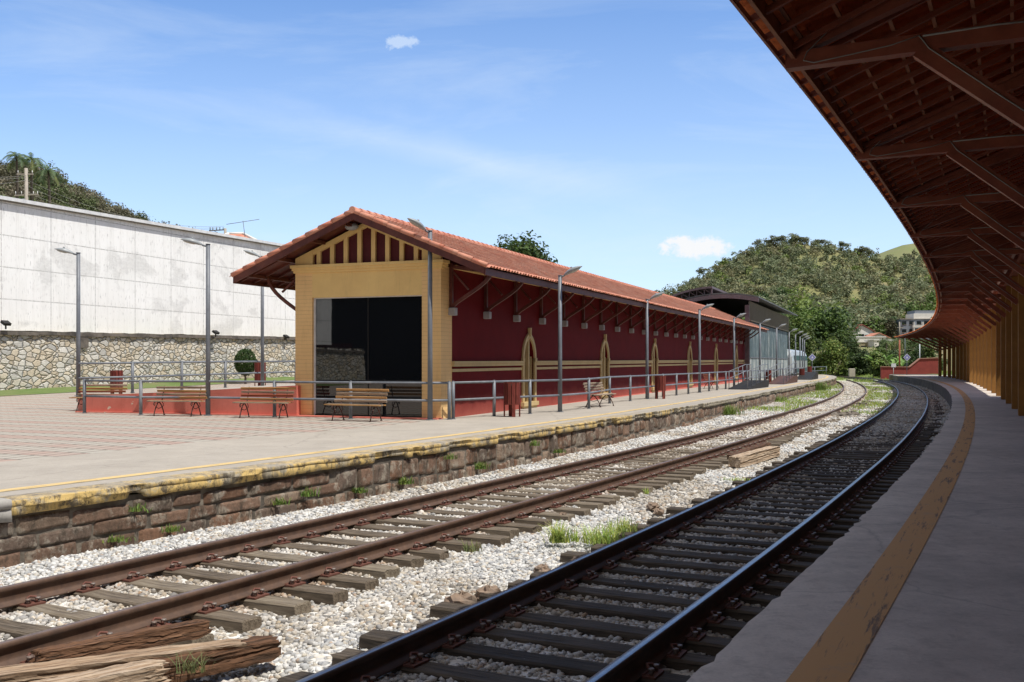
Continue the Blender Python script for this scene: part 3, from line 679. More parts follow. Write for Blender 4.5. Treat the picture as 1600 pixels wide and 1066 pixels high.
def sleeper_mesh(seed, L=2.75, w=.235, h=.15):
    r = random.Random(seed); b = MB(); nx = 14; V = []; F = []
    prof = [(-1, -1), (-1, .8), (-.86, 1), (.3*r.uniform(-1, 1), 1-.05*r.random()), (.86, 1), (1, .8), (1, -1)]
    for i in range(nx+1):
        x = -L/2+L*i/nx
        for py, pz in prof:
            e = 1-.06*r.random()*(i in (0, nx)); V.append((x+(r.uniform(-.02, .02) if i in (0, nx) else 0), py*w/2*e+r.uniform(-.005, .005), (pz-1)*h/2*e+r.uniform(-.004, .003)))
    n = len(prof)
    for i in range(nx):
        for k in range(n-1): F.append((i*n+k, i*n+k+1, (i+1)*n+k+1, (i+1)*n+k))
    F.append(tuple(range(n-1, -1, -1))); F.append(tuple(range(nx*n, nx*n+n)))
    b.add(V, F); return b
def chair_mb():
    b = MB(); b.mi = 0; b.box(-.17, .17, -.10, .10, .0, .016); b.box(-.085, .085, -.085, .085, .010, .022)
    for sx in (-1, 1):
        for sy in (-.05, .05):
            b.mi = 1; b.tube([(sx*.125, sy, .014), (sx*.125, sy, .05)], .015, 8); b.tube([(sx*.125, sy, .046), (sx*.125, sy, .062)], .023, 6)
        b.mi = 0; b.tube([(sx*.14, -.03, .03), (sx*.10, -.045, .062), (sx*.075, 0, .07), (sx*.10, .045, .062), (sx*.14, .03, .03)], .011, 6)
    return b
PROTO = []
def proto_obj(o):  # prototypes are first instances; nothing hidden
    return o
def track(C, name, label, mSl, mats, s0, s1, z, seed):
    root = thing(name, label, 'railway track', tuple(C.pt(8, 0, -.8)))
    make_rail(C, .8, s0, s1, mats, root); make_rail(C, -.8, s0, s1, mats, root)
    r = random.Random(seed); M0 = WM[root.name].inverted()
    sm = [sleeper_mesh(seed+i).build('sleeper', mSl, root).data for i in range(4)]
    for o in [x for x in bpy.data.objects if x.parent == root and x.name.startswith('sleeper')]: bpy.data.objects.remove(o)
    cm = chair_mb().build('rail_chair', None, root, mats=[mPlate, mBolt]); cmd = cm.data; bpy.data.objects.remove(cm)
    s = s0+1.; cnt = 0; restV = []; restF = []; nb_ = 0
    while s < s1-1:
        sh = r.uniform(-.14, .14); dz = r.uniform(-.012, .006); dr = r.uniform(-.03, .03)
        p = C.pt(s, sh, z+dz); hd = C.head(s)+dr
        if s >= 1.2 and cnt < 98:
            o = link(bpy.data.objects.new('sleeper', sm[r.randrange(4)])); o.parent = root
            o.location = M0 @ p; o.rotation_euler = (r.uniform(-.02, .02), 0, hd); cnt += 1
            if s < 38:
                for k in (-.8, .8):
                    c = link(bpy.data.objects.new('rail_chair', cmd)); c.parent = o; c.location = (k+sh, 0, .001)
        elif s >= 1.2:
            m = sm[r.randrange(4)]; co = np.array([v.co[:] for v in m.vertices]); ca, sa = math.cos(hd), math.sin(hd)
            q = co.copy(); q[:, 0] = co[:, 0]*ca-co[:, 1]*sa; q[:, 1] = co[:, 0]*sa+co[:, 1]*ca; q += np.array(M0 @ p)
            restV.append(q); restF += [tuple(i+nb_ for i in f.vertices) for f in m.polygons]; nb_ += len(q)
        s += r.uniform(.50, .60)
    if restV:
        o = npmesh('sleepers', np.concatenate(restV), restF, mSl, root); tag(o, kind='stuff')
    return root
track(CL, 'railway_track', 'rusty railway track in full sun beside the left platform wall', mSleeper, [mRail, mRailTop], -12, 124, ZR-.178, 5)
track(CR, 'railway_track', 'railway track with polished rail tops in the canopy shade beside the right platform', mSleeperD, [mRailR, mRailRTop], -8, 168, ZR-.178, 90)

# ------------------------------------------------------------------ broken timbers and rocks between the tracks
def log(name, label, p, q, w, h, seed, mat, group=None, taper=.94, cat='timber'):
    r = random.Random(seed); p = Vector(p); q = Vector(q); L = (q-p).length; rz = math.atan2(q.y-p.y, q.x-p.x)
    n = 48; m = 40; V = []; gr = [r.choice([1, 1, 1, .97, .90, .78]) for _ in range(m)]; eo = [(r.uniform(-.05, .02), r.uniform(-.02, .06)) for _ in range(m)]
    for i in range(n+1):
        t = i/n; e = 1-.35*max(0, (abs(t-.5)-.42)/.08)**2*(1 if r.random() < .8 else .4)
        for k in range(m):
            a = 2*math.pi*k/m; ca, sa = math.cos(a), math.sin(a)
            sq = 1/max(abs(ca), abs(sa)); k_ = (1-.16*float(fbm(np.array(t*2+seed), np.array(k*.5+seed), 3, seed)))*(.5+.5*e)*(1-(1-taper)*t)*(1-(1-gr[k])*float(np.clip(fbm(np.array(t*3.+k), np.array(k*1.), 2, seed)*2-.4, 0, 1)))
            j = float(fbm(np.array(t*14.), np.array(k*1.9), 3, seed+3)-.5)*.02
            V.append((t*L+(eo[k][1]*(i/n)**6+eo[k][0]*(1-i/n)**6), ca*sq*w/2*k_+j, sa*sq*h/2*k_*.95+j))
    F = [(i*m+k, (i+1)*m+k, (i+1)*m+(k+1) % m, i*m+(k+1) % m) for i in range(n) for k in range(m)]+[tuple(range(m)), tuple(range(n*m+m-1, n*m-1, -1))]
    o = npmesh(name, V, F, mat); o.location = p; o.rotation_euler = (0, -math.asin((q.z-p.z)/L), rz); tag(o, label, cat, group); return o
log('old_timber', 'pale split old timber lying lowest in the pile beside the left track', ground(-60, 1075, -.60), ground(372, 1016, -.58), .23, .17, 3, mTimber, 'broken timbers by the left track')
log('old_timber', 'dark rotten timber nearest the rail in the foreground pile', ground(60, 1030, -.56), ground(318, 980, -.55), .16, .14, 8, mTimberR, 'broken timbers by the left track')
log('old_timber', 'short brown cracked timber end at the right of the foreground pile', ground(180, 1066, -.62), ground(425, 1010, -.60), .20, .18, 12, mTimberR, 'broken timbers by the left track')
log('old_timber', 'grey weathered timber plank at the bottom left corner', ground(-80, 1120, -.62), ground(250, 1050, -.56), .24, .18, 21, mTimber, 'broken timbers by the left track')
log('timber_block', 'squared timber block with broken red end resting between the tracks', ground(1148, 722, -.62), ground(1212, 704, -.62), .30, .28, 31, mTimber, 'timber blocks between the tracks')
log('timber_block', 'dark timber behind the squared block between the tracks', ground(1142, 716, -.64), ground(1200, 696, -.66), .22, .2, 33, mTimberR, 'timber blocks between the tracks')
def rock(p, r_, seed, label, cat='rock', mat=None, group='rocks between the tracks', fl=.6):
    r = random.Random(seed); b = MB(); b.ell((0, 0, 0), (r_, r_*.8, r_*fl), 14, 9, jit=.28, rng=r); o = b.build('rock', mat or mRock)
    o.data.polygons.foreach_set('use_smooth', np.zeros(len(o.data.polygons), dtype=bool)); o.location = p; o.rotation_euler = (0, 0, r.uniform(0, 6)); tag(o, label, cat, group); return o
mRock = pm('brown_rock', (.30, .21, .15), (.18, .14, .11), 6, .9, .5)
rock(ground(722, 944, -.70), .16, 1, 'flat dark rock against the near rail of the shaded track')
rock(ground(765, 930, -.70), .13, 2, 'brown flat rock beside the shaded rail behind the dark one')
rock(ground(848, 892, -.69), .10, 3, 'pinkish rock beside the shaded rail below the grass tuft')
rock(ground(905, 878, -.70), .09, 4, 'small tan rock right below the grass tufts')
rock(ground(880, 806, -.69), .07, 5, 'small red rock next to the left grass tuft')
rock(ground(1020, 792, -.69), .12, 6, 'reddish brown stone pair between the tracks near the middle', fl=.5)
rock(ground(1030, 800, -.70), .08, 7, 'small brown stone below the reddish pair')
rock(ground(1186, 663, -.68), .16, 8, 'dark broken slab lying on the gravel above the timber block', fl=.3)
rock(ground(1240, 678, -.68), .15, 9, 'pale plank-like slab beside the dark slab on gravel', mat=mSleeper, fl=.3)
for i, (u, v, rr, lb) in enumerate(((1310, 650, .45, 'nearest heap of dark rubble on the grassy strip'), (1330, 648, .4, 'dark rubble heap just right of the nearest one'), (1348, 633, .38, 'middle dark rubble heap on the green strip'), (1355, 629, .3, 'small rubble heap above the middle one'),
        (1368, 610, .45, 'long flat slab at the head of the green strip'), (1368, 601, .5, 'farthest slab with white stones between the curving tracks'), (1375, 597, .5, 'thin dark slab lying beyond the farthest slab'))):
    rock(ground(u, v, -.68), rr, 40+i, lb, 'rubble', mat=mConcWall, group='rubble between the curving tracks', fl=.32)

# ------------------------------------------------------------------ long station building
TB = R(21.112); A0 = 24.545; N0 = 11.221; GB = .003
def bw(a, n, z=0.): A = a+A0; Nn = n+N0; return Vector((A*math.sin(TB)-Nn*math.cos(TB), A*math.cos(TB)+Nn*math.sin(TB), z))
AF = -.69; WB = 4.5; LB = 56.3; ZC = 4.06; OV = 1.6; ZE = 3.90; RS = .415; RI = ZE+RS*(OV+WB/2); AE = 57.1; AR = -1.40
root = thing('station_building', 'long low maroon building with cream trim, tiled roof and glazed yellow gable front', 'building', tuple(bw(0, 0)), R(90)-TB)
def BB(mb, name, mat, parent=None, mats=None): mb.shear(GB); return mb.build(name, mat, parent or root, mats=mats)
def rz_(n): return ZE+RS*(n+OV) if n < WB/2 else ZE+RS*(WB+OV-n)
# front wall with opening
gl0, gl1, gt = .56, 3.95, 3.30
b = MB(); t_ = .28
b.box(AF, AF+t_, 0, gl0, -.1, ZC); b.box(AF, AF+t_, gl1, WB, -.1, ZC); b.box(AF, AF+t_, gl0, gl1, -.1, .03)
b.box(AF+t_, 0., 0, .30, -.1, ZC); BB(b, 'front_wall', mYwall)
b = MB(); b.box(AF+.001, AF+t_-.001, gl0, gl1, gt, ZC-.001); BB(b, 'lintel', mYplain)
b = MB(); b.box(AF-.075, AF+.30, -.075, WB+.075, ZC-.0, ZC+.07); b.box(AF-.11, AF+.33, -.11, WB+.11, ZC+.07, ZC+.15); b.box(AF-.04, AF+.2, -.04, WB+.04, ZC-.07, ZC); BB(b, 'cornice', mYplain)
# gable
b = MB(); zg = ZC+.15; top = lambda n: rz_(n)-.16
b.prism([(0, zg), (WB, zg), (WB, top(WB)), (WB/2, top(WB/2)), (0, top(0))], lambda n, z: (AF+.10, n, z), lambda n, z: (AF+.18, n, z)); BB(b, 'gable_panel', mMaroon)
bs = [.75+.43*i for i in range(8)]
for n_ in bs:
    b = MB(); w = .062; b.prism([(n_-w, zg), (n_+w, zg), (n_+w, top(n_+w)-.002), (n_-w, top(n_-w)-.002)], lambda n, z: (AF+.02, n, z), lambda n, z: (AF+.098, n, z)); BB(b, 'gable_batten', mYplain)
for a_, c_ in ((0, .56), (WB-.56, WB)):
    b = MB(); b.prism([(a_, zg), (c_, zg), (c_, top(c_)), (a_, top(a_))], lambda n, z: (AF+.0, n, z), lambda n, z: (AF+.096, n, z)); BB(b, 'gable_cheek', mYplain)
for sgn in (0, 1):
    b = MB(); f = (lambda n: n) if sgn == 0 else (lambda n: WB-n)
    P_ = [(f(.56), top(.56)), (f(.56), top(.56)-.15), (f(WB/2), top(WB/2)-.15), (f(WB/2), top(WB/2))]
    b.prism(P_ if sgn else P_[::-1], lambda n, z: (AF+.012, n, z), lambda n, z: (AF+.099, n, z)); BB(b, 'gable_rake_trim', mYplain)
b = MB(); b.ell((AF-.16, WB/2+.35, top(WB/2)-.14), (.16, .20, .11), 12, 8); b.beam((AF-.1, WB/2+.3, top(WB/2)), (AF-.16, WB/2+.3, top(WB/2)-.1), .03, .03); BB(b, 'gable_lamp', mLampHead)
# glazing
b = MB(); b.box(AF+.10, AF+.112, gl0+.05, (gl0+gl1)/2-.03, .06, gt-.03); BB(b, 'glass_pane', mGlass)
b = MB(); b.box(AF+.10, AF+.112, (gl0+gl1)/2-.01, gl1-.06, .06, gt-.03); BB(b, 'glass_pane', mGlass)
b = MB(); b.box(AF+.08, AF+.13, gl1-.055, gl1, .03, gt); b.box(AF+.08, AF+.13, gl0, gl0+.03, .03, gt); b.box(AF+.08, AF+.13, gl0+.03, gl1-.055, gt-.028, gt); BB(b, 'window_frame', mWhiteTrim)
b = MB(); b.box(AF+.085, AF+.125, (gl0+gl1)/2-.03, (gl0+gl1)/2-.01, .06, gt-.03); b.box(AF+.05, AF+.14, gl0+.03, gl1-.055, .03, .058); BB(b, 'glazing_bar', mBlack)
b = MB(); b.box(AF-.35, AF-.0, -.05, WB+.3, -.1, .035); BB(b, 'red_step', mRramp)
# long wall with arched openings
DO = [6.0, 15.05, 24.1, 33.1, 42.1, 51.1]; dw = .50; zs_ = .10; zspr = 1.62; zap = 2.28
def arch(hw, extra=0., n=7):
    """pointed arch outline from left spring to right spring as (dx,z)"""
    H = zap-zspr+extra; w = hw; Rr = (w*w+H*H)/(2*w); cx = Rr-w; pts = []
    a1 = math.atan2(H, cx)
    for i in range(n+1):
        a = a1*i/n; pts.append((-(Rr*math.cos(a)-cx), zspr+Rr*math.sin(a)))
    return pts+[(-x, z) for x, z in pts[-2::-1]]
b = MB(); z1 = rz_(0)-.10; prev = 0.
for d in DO:
    V = [(prev, -.2), (d-dw, -.2), (d-dw, z1), (prev, z1)]; b.prism([(x, z) for x, z in V], lambda a, z: (a, 0, z), lambda a, z: (a, .25, z))
    ar = arch(dw); 
    for (xa, za), (xb, zb_) in zip(ar[:-1], ar[1:]):
        b.prism([(d+xa, za), (d+xb, zb_), (d+xb, z1), (d+xa, z1)], lambda a, z: (a, 0, z), lambda a, z: (a, .25, z))
    b.box(d-dw, d+dw, 0, .25, -.2, zs_); prev = d+dw
b.prism([(prev, -.2), (LB, -.2), (LB, z1), (prev, z1)], lambda a, z: (a, 0, z), lambda a, z: (a, .25, z)); BB(b, 'long_wall', mRwall)
b = MB(); b.box(0, LB-.25, WB-.25, WB, -.3, z1); b.box(LB-.25, LB, 0.25, WB, -.3, z1)
b.prism([(0.25, z1), (WB, z1), (WB/2, rz_(WB/2)-.12)], lambda n, z: (LB-.2, n, z), lambda n, z: (LB-.05, n, z)); BB(b, 'rear_wall', mYwall)
for i, d in enumerate(DO):
    ai = arch(dw+.002); ao = [(x*1.0, z) for x, z in arch(dw+.13, .17)]
    b = MB()
    for k in range(len(ai)-1):
        q = [(d+ai[k][0], ai[k][1]), (d+ai[k+1][0], ai[k+1][1]), (d+ao[k+1][0], ao[k+1][1]), (d+ao[k][0], ao[k][1])]
        b.prism(q[::-1], lambda a, z: (a, -.06, z), lambda a, z: (a, .10, z))
    for sx in (-1, 1):
        x0_, x1_ = sorted((d+sx*dw, d+sx*(dw+.13))); b.box(x0_, x1_, -.06, .1, zs_+.10, zspr); b.box(min(d+sx*dw, d+sx*(dw+.17)), max(d+sx*dw, d+sx*(dw+.17)), -.075, .1, zspr-.12, zspr+.0)
    b.prism([(d-.045, zap+.05), (d+.045, zap+.05), (d+.06, zap+.33), (d-.06, zap+.33)], lambda a, z: (a, -.10, z), lambda a, z: (a, .0, z)); o = BB(b, 'door_surround', mTrim)
    b = MB(); b.box(d-dw-.2, d+dw+.2, -.12, .2, zs_-.03, zs_+.10); b.box(d-dw-.15, d+dw+.15, -.07, .1, zs_-.13, zs_-.03); BB(b, 'door_sill', mTrim)
    ar = arch(dw); b = MB(); b.prism([(d-dw, zs_+.1)]+[(d+x, z) for x, z in ar]+[(d+dw, zs_+.1)], lambda a, z: (a, .12, z), lambda a, z: (a, .16, z)); dl = BB(b, 'door', mMaroon)
    b = MB(); b.box(d-.05, d+.05, -.02, .119, zs_+.1, zap-.01)
    for sx in (-1, 1): b.box(min(d+sx*dw, d+sx*(dw-.06)), max(d+sx*dw, d+sx*(dw-.06)), .07, .119, zs_+.1, zspr+.05)
    BB(b, 'door_mullion', mTrim, dl)
prev = 0.
for d in DO+[LB+dw+.13]:
    x1_ = d-dw-.13; b = MB(); b.box(prev, x1_, -.085, 0, 1.46, 1.53); b.box(prev, x1_, -.06, 0, 1.385, 1.458); b.box(prev, x1_, -.025, 0, 1.24, 1.32)
    for xx in ():
        if xx is None or xx > LB-.3: continue
        sg = 1 if xx == prev else -1
    BB(b, 'band_course', mTrim); prev = d+dw+.13
b = MB(); b.box(0, LB, -.05, -.0, -.2, -.02); BB(b, 'plinth', mRramp)
b = MB(); b.box(0, LB, -.12, -.001, ZC-.03, ZC+.07); BB(b, 'wall_plate', mYplain)
# knee brackets on pale corbels
a_ = AF+.55; k = 0
while a_ < LB:
    b = MB(); ze = rz_(-1.25)-.15
    b.beam((a_, -.05, 2.95), (a_, -.05, ZC+.1), .09, .08, (1, 0, 0)); b.beam((a_, -.01, ZC+.02), (a_, -1.35, ZC-.18), .09, .10)
    pts = [(a_, -.06-1.18*math.sin(t*1.45)**1.25, 2.98+(ZC-.16-2.98)*(t**1.0)) for t in np.linspace(0, 1, 8)]
    for p_, q_ in zip(pts[:-1], pts[1:]): b.beam(p_, q_, .075, .085)
    b.beam((a_, -.08, ZC-.10), (a_, -.55, 3.45), .05, .05); br = BB(b, 'bracket', mWoodR)
    b = MB(); b.box(a_-.085, a_+.085, -.19, -.0, 2.76, 2.97, .015); BB(b, 'corbel', mCorbel, br)
    a_ += 2.42; k += 1
b = MB(); ta = AF+.25
for zz in (0,):
    for nn in (WB,):
        b.beam((ta, nn+.05, 2.95), (ta, nn+.05, ZC+.1), .09, .08, (1, 0, 0)); 
        pts = [(ta, nn+.06+1.0*math.sin(t*1.5), 2.95+(ZC-.16-2.95)*t) for t in np.linspace(0, 1, 8)]
        for p_, q_ in zip(pts[:-1], pts[1:]): b.beam(p_, q_, .075, .085)
        b.beam((ta, nn+.08, ZC-.15), (ta, nn+.6, 3.5), .05, .05)
BB(b, 'bracket', mWoodR)
# roof: timber deck, fascias, clay tiles
for sg in (0, 1):
    f = (lambda n: n) if sg == 0 else (lambda n: WB-n)
    b = MB(); P_ = [(f(-OV+.06), ZE-.045), (f(WB/2), RI-.045), (f(WB/2), RI-.075), (f(-OV+.06), ZE-.075)]
    b.prism(P_ if sg else P_[::-1], lambda n, z: (AR+.08, n, z), lambda n, z: (AE-.08, n, z)); BB(b, 'roof_boards', mWoodR)
    b = MB(); x0_, x1_ = sorted((f(-OV+.03), f(-OV+.07))); b.box(AR, AE, x0_, x1_, ZE-.19, ZE-.02); BB(b, 'eaves_fascia', mWoodR)
    for a_ in (AR, AE-.05):
        b = MB(); P_ = [(f(-OV+.05), ZE-.18), (f(WB/2), RI-.20), (f(WB/2), RI-.01), (f(-OV+.05), ZE+.0)]
        b.prism(P_[::-1] if sg else P_, lambda n, z: (a_, n, z), lambda n, z: (a_+.05, n, z)); BB(b, 'verge_board', mWoodR)
    b = MB()
    for nn in (-1.2, -.2, .9, 1.9):
        z_ = rz_(nn)-.13; b.box(AR+.06, AF-.02 if nn > -.1 else AE-.1, min(f(nn), f(nn+.09)), max(f(nn), f(nn+.09)), z_-.05, z_+.05)
    BB(b, 'purlins', mWoodR)
    b = MB()
    for i in range(int((AE-AR)/.6)):
        aa = AR+.3+i*.6; b.beam((aa, f(-OV+.08), ZE-.105), (aa, f(.0), rz_(0)-.105), .05, .06)
    BB(b, 'rafters', mWoodR)
def tile_slope(name, n0_, z0_, n1_, z1_, a0_, a1_, mat, parent, pitch=.21, rows=13, shear=GB):
    q = 6; na = int((a1_-a0_)/pitch)*q; A = np.linspace(a0_, a1_, na+1); w = np.abs(np.sin(np.pi*np.arange(na+1)/q)); w = w**.8
    L = math.hypot(n1_-n0_, z1_-z0_); up = np.array([-(z1_-z0_), (n1_-n0_)])/L
    if up[1] < 0: up = -up
    rows_v = []; 
    for r_ in range(rows):
        t0, t1 = r_/rows, (r_+1)/rows
        rows_v += [(t0-.012, .030), (t1, .002)]
    X = []; Yv = []; Zv = []
    jr = rng.uniform(-.006, .006, (len(rows_v), na+1)); jr[:, :] = np.repeat(rng.uniform(-.004, .004, (len(rows_v), (na+q)//q)), q, axis=1)[:, :na+1]
    for k_, (t, lift) in enumerate(rows_v):
        ln = lift+w*.062+jr[k_-(k_ % 2)]; tt = t+jr[k_-(k_ % 2)]*.7*(k_ % 2 == 0)
        nn = n0_+(n1_-n0_)*tt+up[0]*ln; zz = z0_+(z1_-z0_)*tt+up[1]*ln+shear*A
        X.append(A); Yv.append(nn); Zv.append(zz)
    return gridmesh(name, np.array(X), np.array(Yv), np.array(Zv), mat, parent, smooth=False)
tile_slope('roof_tiles', -OV-.02, ZE-.02, WB/2, RI, AR-.02, AE+.02, mTile, root)
tile_slope('roof_tiles', WB+OV+.02, ZE-.02, WB/2, RI, AR-.02, AE+.02, mTile, root)
b = MB(); L = .40; i = 0; aa = AR-.04
while aa < AE: 
    b.tube([(aa, WB/2, RI+.055), (aa+L+.03, WB/2, RI+.045)], [.098, .085], 10); aa += L
BB(b, 'ridge_tiles', mTile)
for sg in (0, 1):
    f = (lambda n: n) if sg == 0 else (lambda n: WB-n); b = MB(); t = 0.
    while t < 1.:
        t2 = min(1, t+.105); na_, nb2 = -OV+(WB/2+OV)*t, -OV+(WB/2+OV)*t2
        b.tube([(AR+.02, f(na_-.02), ZE+RS*(na_+OV)+.045), (AR+.02, f(nb2), ZE+RS*(nb2+OV)+.035)], [.07, .06], 10); t = t2
    BB(b, 'verge_tiles', mTile)

# ------------------------------------------------------------------ steel shed beyond
root = thing('steel_shed', 'tall steel shed with arched dark roof, louvres and ribbed grey sheet walls', 'shed', tuple(bw(56, 0)), R(90)-TB)
s0, s1 = 0., 31.; nR, nL = -.9, 5.9; zt = 6.3
def archz(n): return 6.9-.045*(n-1.6)**2
b = MB(); K = 16; ns = np.linspace(nR-.3, nL, K)
for i in range(K-1):
    n_0, n_1 = ns[i], ns[i+1]; b.prism([(n_0, archz(n_0)), (n_1, archz(n_1)), (n_1, archz(n_1)+.10), (n_0, archz(n_0)+.10)][::-1], lambda n, z: (-1.2, n, z), lambda n, z: (s1+1, n, z))
b.build('roof', mShedRoof, root)
b = MB()
for i in range(K-1):
    n_0, n_1 = ns[i], ns[i+1]; b.prism([(n_0, archz(n_0)-.34), (n_1, archz(n_1)-.34), (n_1, archz(n_1)-.02), (n_0, archz(n_0)-.02)][::-1], lambda n, z: (-1.22, n, z), lambda n, z: (-1.05, n, z))
b.build('front_arch', mShedSteel, root)
# raised monitor on the far half
b = MB(); mz = lambda n: 7.38-.052*(n-2.1)**2
nsm = np.linspace(2.4, 6.2, 10)
for n_0, n_1 in zip(nsm[:-1], nsm[1:]): b.prism([(n_0, mz(n_0)), (n_1, mz(n_1)), (n_1, mz(n_1)+.16), (n_0, mz(n_0)+.16)][::-1], lambda n, z: (-1.3, n, z), lambda n, z: (s1+1, n, z))
b.build('monitor_roof', mShedSteel, root)
b = MB(); b.beam((-1.15, 2.45, archz(2.45)+.05), (-1.15, 2.45, mz(2.45)+.1), .12, .12, (1, 0, 0))
for j in range(6):
    n_0 = 2.5+j*.6; b.beam((-1.1, n_0, archz(n_0)+.1), (-1.1, n_0+.55, mz(n_0+.5)), .05, .05); b.beam((-1.1, n_0+.55, archz(n_0+.5)+.1), (-1.1, n_0+.55, mz(n_0+.5)), .05, .05)
b.box(-1.1, 30.5, 2.42, 2.48, archz(2.45)+.05, archz(2.45)+.12)
b.build('monitor_truss', mShedSteel, root)
for a_ in (-.9, 7, 15, 23, 30.8):
    for n_ in (nR+(.62 if a_ < 0 else 1.1), nL-.3):
        b = MB(); b.prism([(-.28, 0), (.28, 0), (.20, 6.3), (-.34, 6.3)], lambda x, z: (a_+x*.5, n_-.16, z-.3), lambda x, z: (a_+x*.5, n_+.16, z-.3)); b.build('column', mShedSteel, root)
# walls: ribbed sheet below, louvres above
na = 31*6*2; A = np.linspace(0, 31, na+1); off_ = .05*np.where((np.arange(na+1)//3) % 2 == 0, 1, -1)
for zz0, zz1 in ((-.3, 1.9), (1.9, 4.75)):
    A_, Z_ = np.meshgrid(A, [zz0, zz1], indexing='ij'); N_ = np.repeat((off_-.15)[:, None], 2, 1)+(Z_-zz0)*.0
    gridmesh('wall_sheet', A_, N_, Z_, mCorr if zz0 > 0 else mCorr2, root, smooth=False)
b = MB(); b.box(0, 31, -.24, -.21, 1.86, 1.94); b.build('wall_rail', mSteelGrey, root)
b = MB()
for j in range(13): b.prism([(0, 0), (.12, -.10), (.14, -.09), (.02, .01)], lambda n, z, j=j: (-.2, -.38+n, 4.92+j*.118+z), lambda n, z, j=j: (31, -.38+n, 4.92+j*.118+z))
b.build('louvres', mLouver, root)
b = MB(); b.box(0, 31, 5.6, 5.7, 0, 6.2); b.box(30.9, 31, 0, 5.6, 0, 6.2); b.build('rear_wall', mShedRoof, root)

# ------------------------------------------------------------------ railcar parked beyond the shed
p = bw(92, .9, 0); root = thing('railcar', 'silver round-nosed railcar with teal stripe parked beyond the steel shed', 'train', tuple(p), R(90)-TB)
b = MB(); nn = 8
def sec(x, w, h): return [(x, -w*math.cos(t), 1.0+h*max(0, math.sin(t))**.6) if 0 else (x, w*c_, z_) for c_, z_ in ((-1, .3), (-1, 1.7), (-.96, 2.3), (-.8, 2.75), (-.45, 3.0), (0, 3.08), (.45, 3.0), (.8, 2.75), (.96, 2.3), (1, 1.7), (1, .3)) for t in (0,)]
secs = [[(x, y*sc_, .3+(z-.3)*sz) for (x, y, z) in sec(x0_, 1.3, 0)] for x0_, sc_, sz in ((-.5, .62, .80), (-.25, .86, .93), (.2, 1, 1), (18, 1, 1))]
V = [q for s_ in secs for q in s_]; m = 11
b.add(V, [(i*m+k, i*m+k+1, (i+1)*m+k+1, (i+1)*m+k) for i in range(3) for k in range(m-1)]+[tuple(range(m-1, -1, -1)), tuple(range(3*m, 4*m))]); b.build('body', mSilver, root)
b = MB(); b.box(.25, 17.5, -1.325, -1.302, 1.75, 2.3); b.build('side_windows', mTeal, root)
b = MB(); b.box(-.56, -.42, -.62, .62, 1.55, 2.25); b.build('windscreen', mTeal, root)
b = MB(); b.box(.3, 17.5, -1.32, -1.303, .35, .8); b.build('skirt', mTeal, root)

# ------------------------------------------------------------------ right platform canopy
root = thing('platform_canopy', 'long curving tiled platform canopy on ochre columns over the right platform', 'canopy', tuple(CR.pt(9.2, -3.65, 0)))
OE, ZEV, ORG, SL = -1.228, 4.25, -3.65, .40
ZRG = ZEV+SL*(OE-ORG)
def oc(s): return float(np.interp(s, [0, 40, 60, 81, 100, 120], [0, 0, .12, .62, 1.35, 2.1]))   # widens towards the far end
S0C, S1C = -6., 117.5
def tile_strip(name, o0, z0, o1, z1, widen0, widen1, rows, parent, s0=S0C, s1=S1C):
    q = 6; pitch = .21; n = int((s1-s0)/pitch)*q; sv = np.linspace(s0, s1, n+1); w = np.abs(np.sin(np.pi*np.arange(n+1)/q))**.8
    w = np.where((np.arange(n+1)//q) % 1 == 0, w, w); wd_ = np.array([oc(x) for x in sv]); 
    Xs, Ys, Zs = [], [], []
    for r_ in range(rows):
        for t, lf in ((r_/rows-.012, .028), ((r_+1)/rows, .002)):
            jr = np.repeat(rng.uniform(-.006, .006, n//q+2), q)[:n+1]
            o_ = (o0-wd_*widen0)+((o1-wd_*widen1)-(o0-wd_*widen0))*t+jr*1.2; X, Y = CR(sv, o_)
            Xs.append(X); Ys.append(Y); Zs.append(z0+(z1-z0)*t+lf+w*.06+jr)
    return gridmesh(name, np.array(Xs), np.array(Ys), np.array(Zs), mTileC, parent, smooth=False, world=True)
tile_strip('roof_tiles', OE, ZEV, ORG, ZRG, 0, 1, 8, root)
tile_strip('roof_tiles', -5.45, ZRG-SL*1.8, ORG, ZRG, 1, 1, 6, root)
sv = np.arange(S0C, S1C, .4); b = MB(); pts = [CR.pt(s, ORG-oc(s), ZRG+.06) for s in sv]; b.tube(pts, .09, 8); b.build('ridge_tiles', mTileC, root, world=True)
def sweep(name, o_, z_, w, h, mat, wid=0., step=1.5, s0=S0C, s1=S1C, parent=None):
    b = MB(); sv = np.arange(s0, s1, step)
    P_ = [CR.pt(s, o_-oc(s)*wid, z_) for s in sv]
    for p_, q_ in zip(P_[:-1], P_[1:]): b.beam(p_, q_+(q_-p_)*.002, w, h)
    return b.build(name, mat, parent or root, world=True)
sweep('eaves_purlin', -1.385, 4.262, .035, .13, mBatten)
sweep('eaves_board', -1.275, 4.205, .022, .05, mWoodC)
for i in range(7):
    t = (i+.75)/7.4; o_ = OE+(ORG-OE)*t; sweep('batten', o_, ZEV+(ZRG-ZEV)*t-.012, .035, .022, mBatten, wid=t, step=2.)
sweep('ridge_beam', ORG, ZRG-.16, .10, .16, mWoodC, wid=1, step=2.); sweep('wall_plate', ORG, 4.36, .14, .16, mWoodC, wid=1, step=2.)
sweep('far_purlin', -5.25, ZRG-SL*1.6-.10, .08, .10, mWoodC, wid=1, step=2.)
def rafter(s, b):
    w_ = oc(s); b.beam(CR.pt(s, OE-.05, ZEV-.035), CR.pt(s, ORG-w_, ZRG-.05), .042, .05)
    b.beam(CR.pt(s, -5.4-w_, ZRG-SL*1.75-.055), CR.pt(s, ORG-w_, ZRG-.055), .055, .065)
s = .5; k = 0; rest = MB()
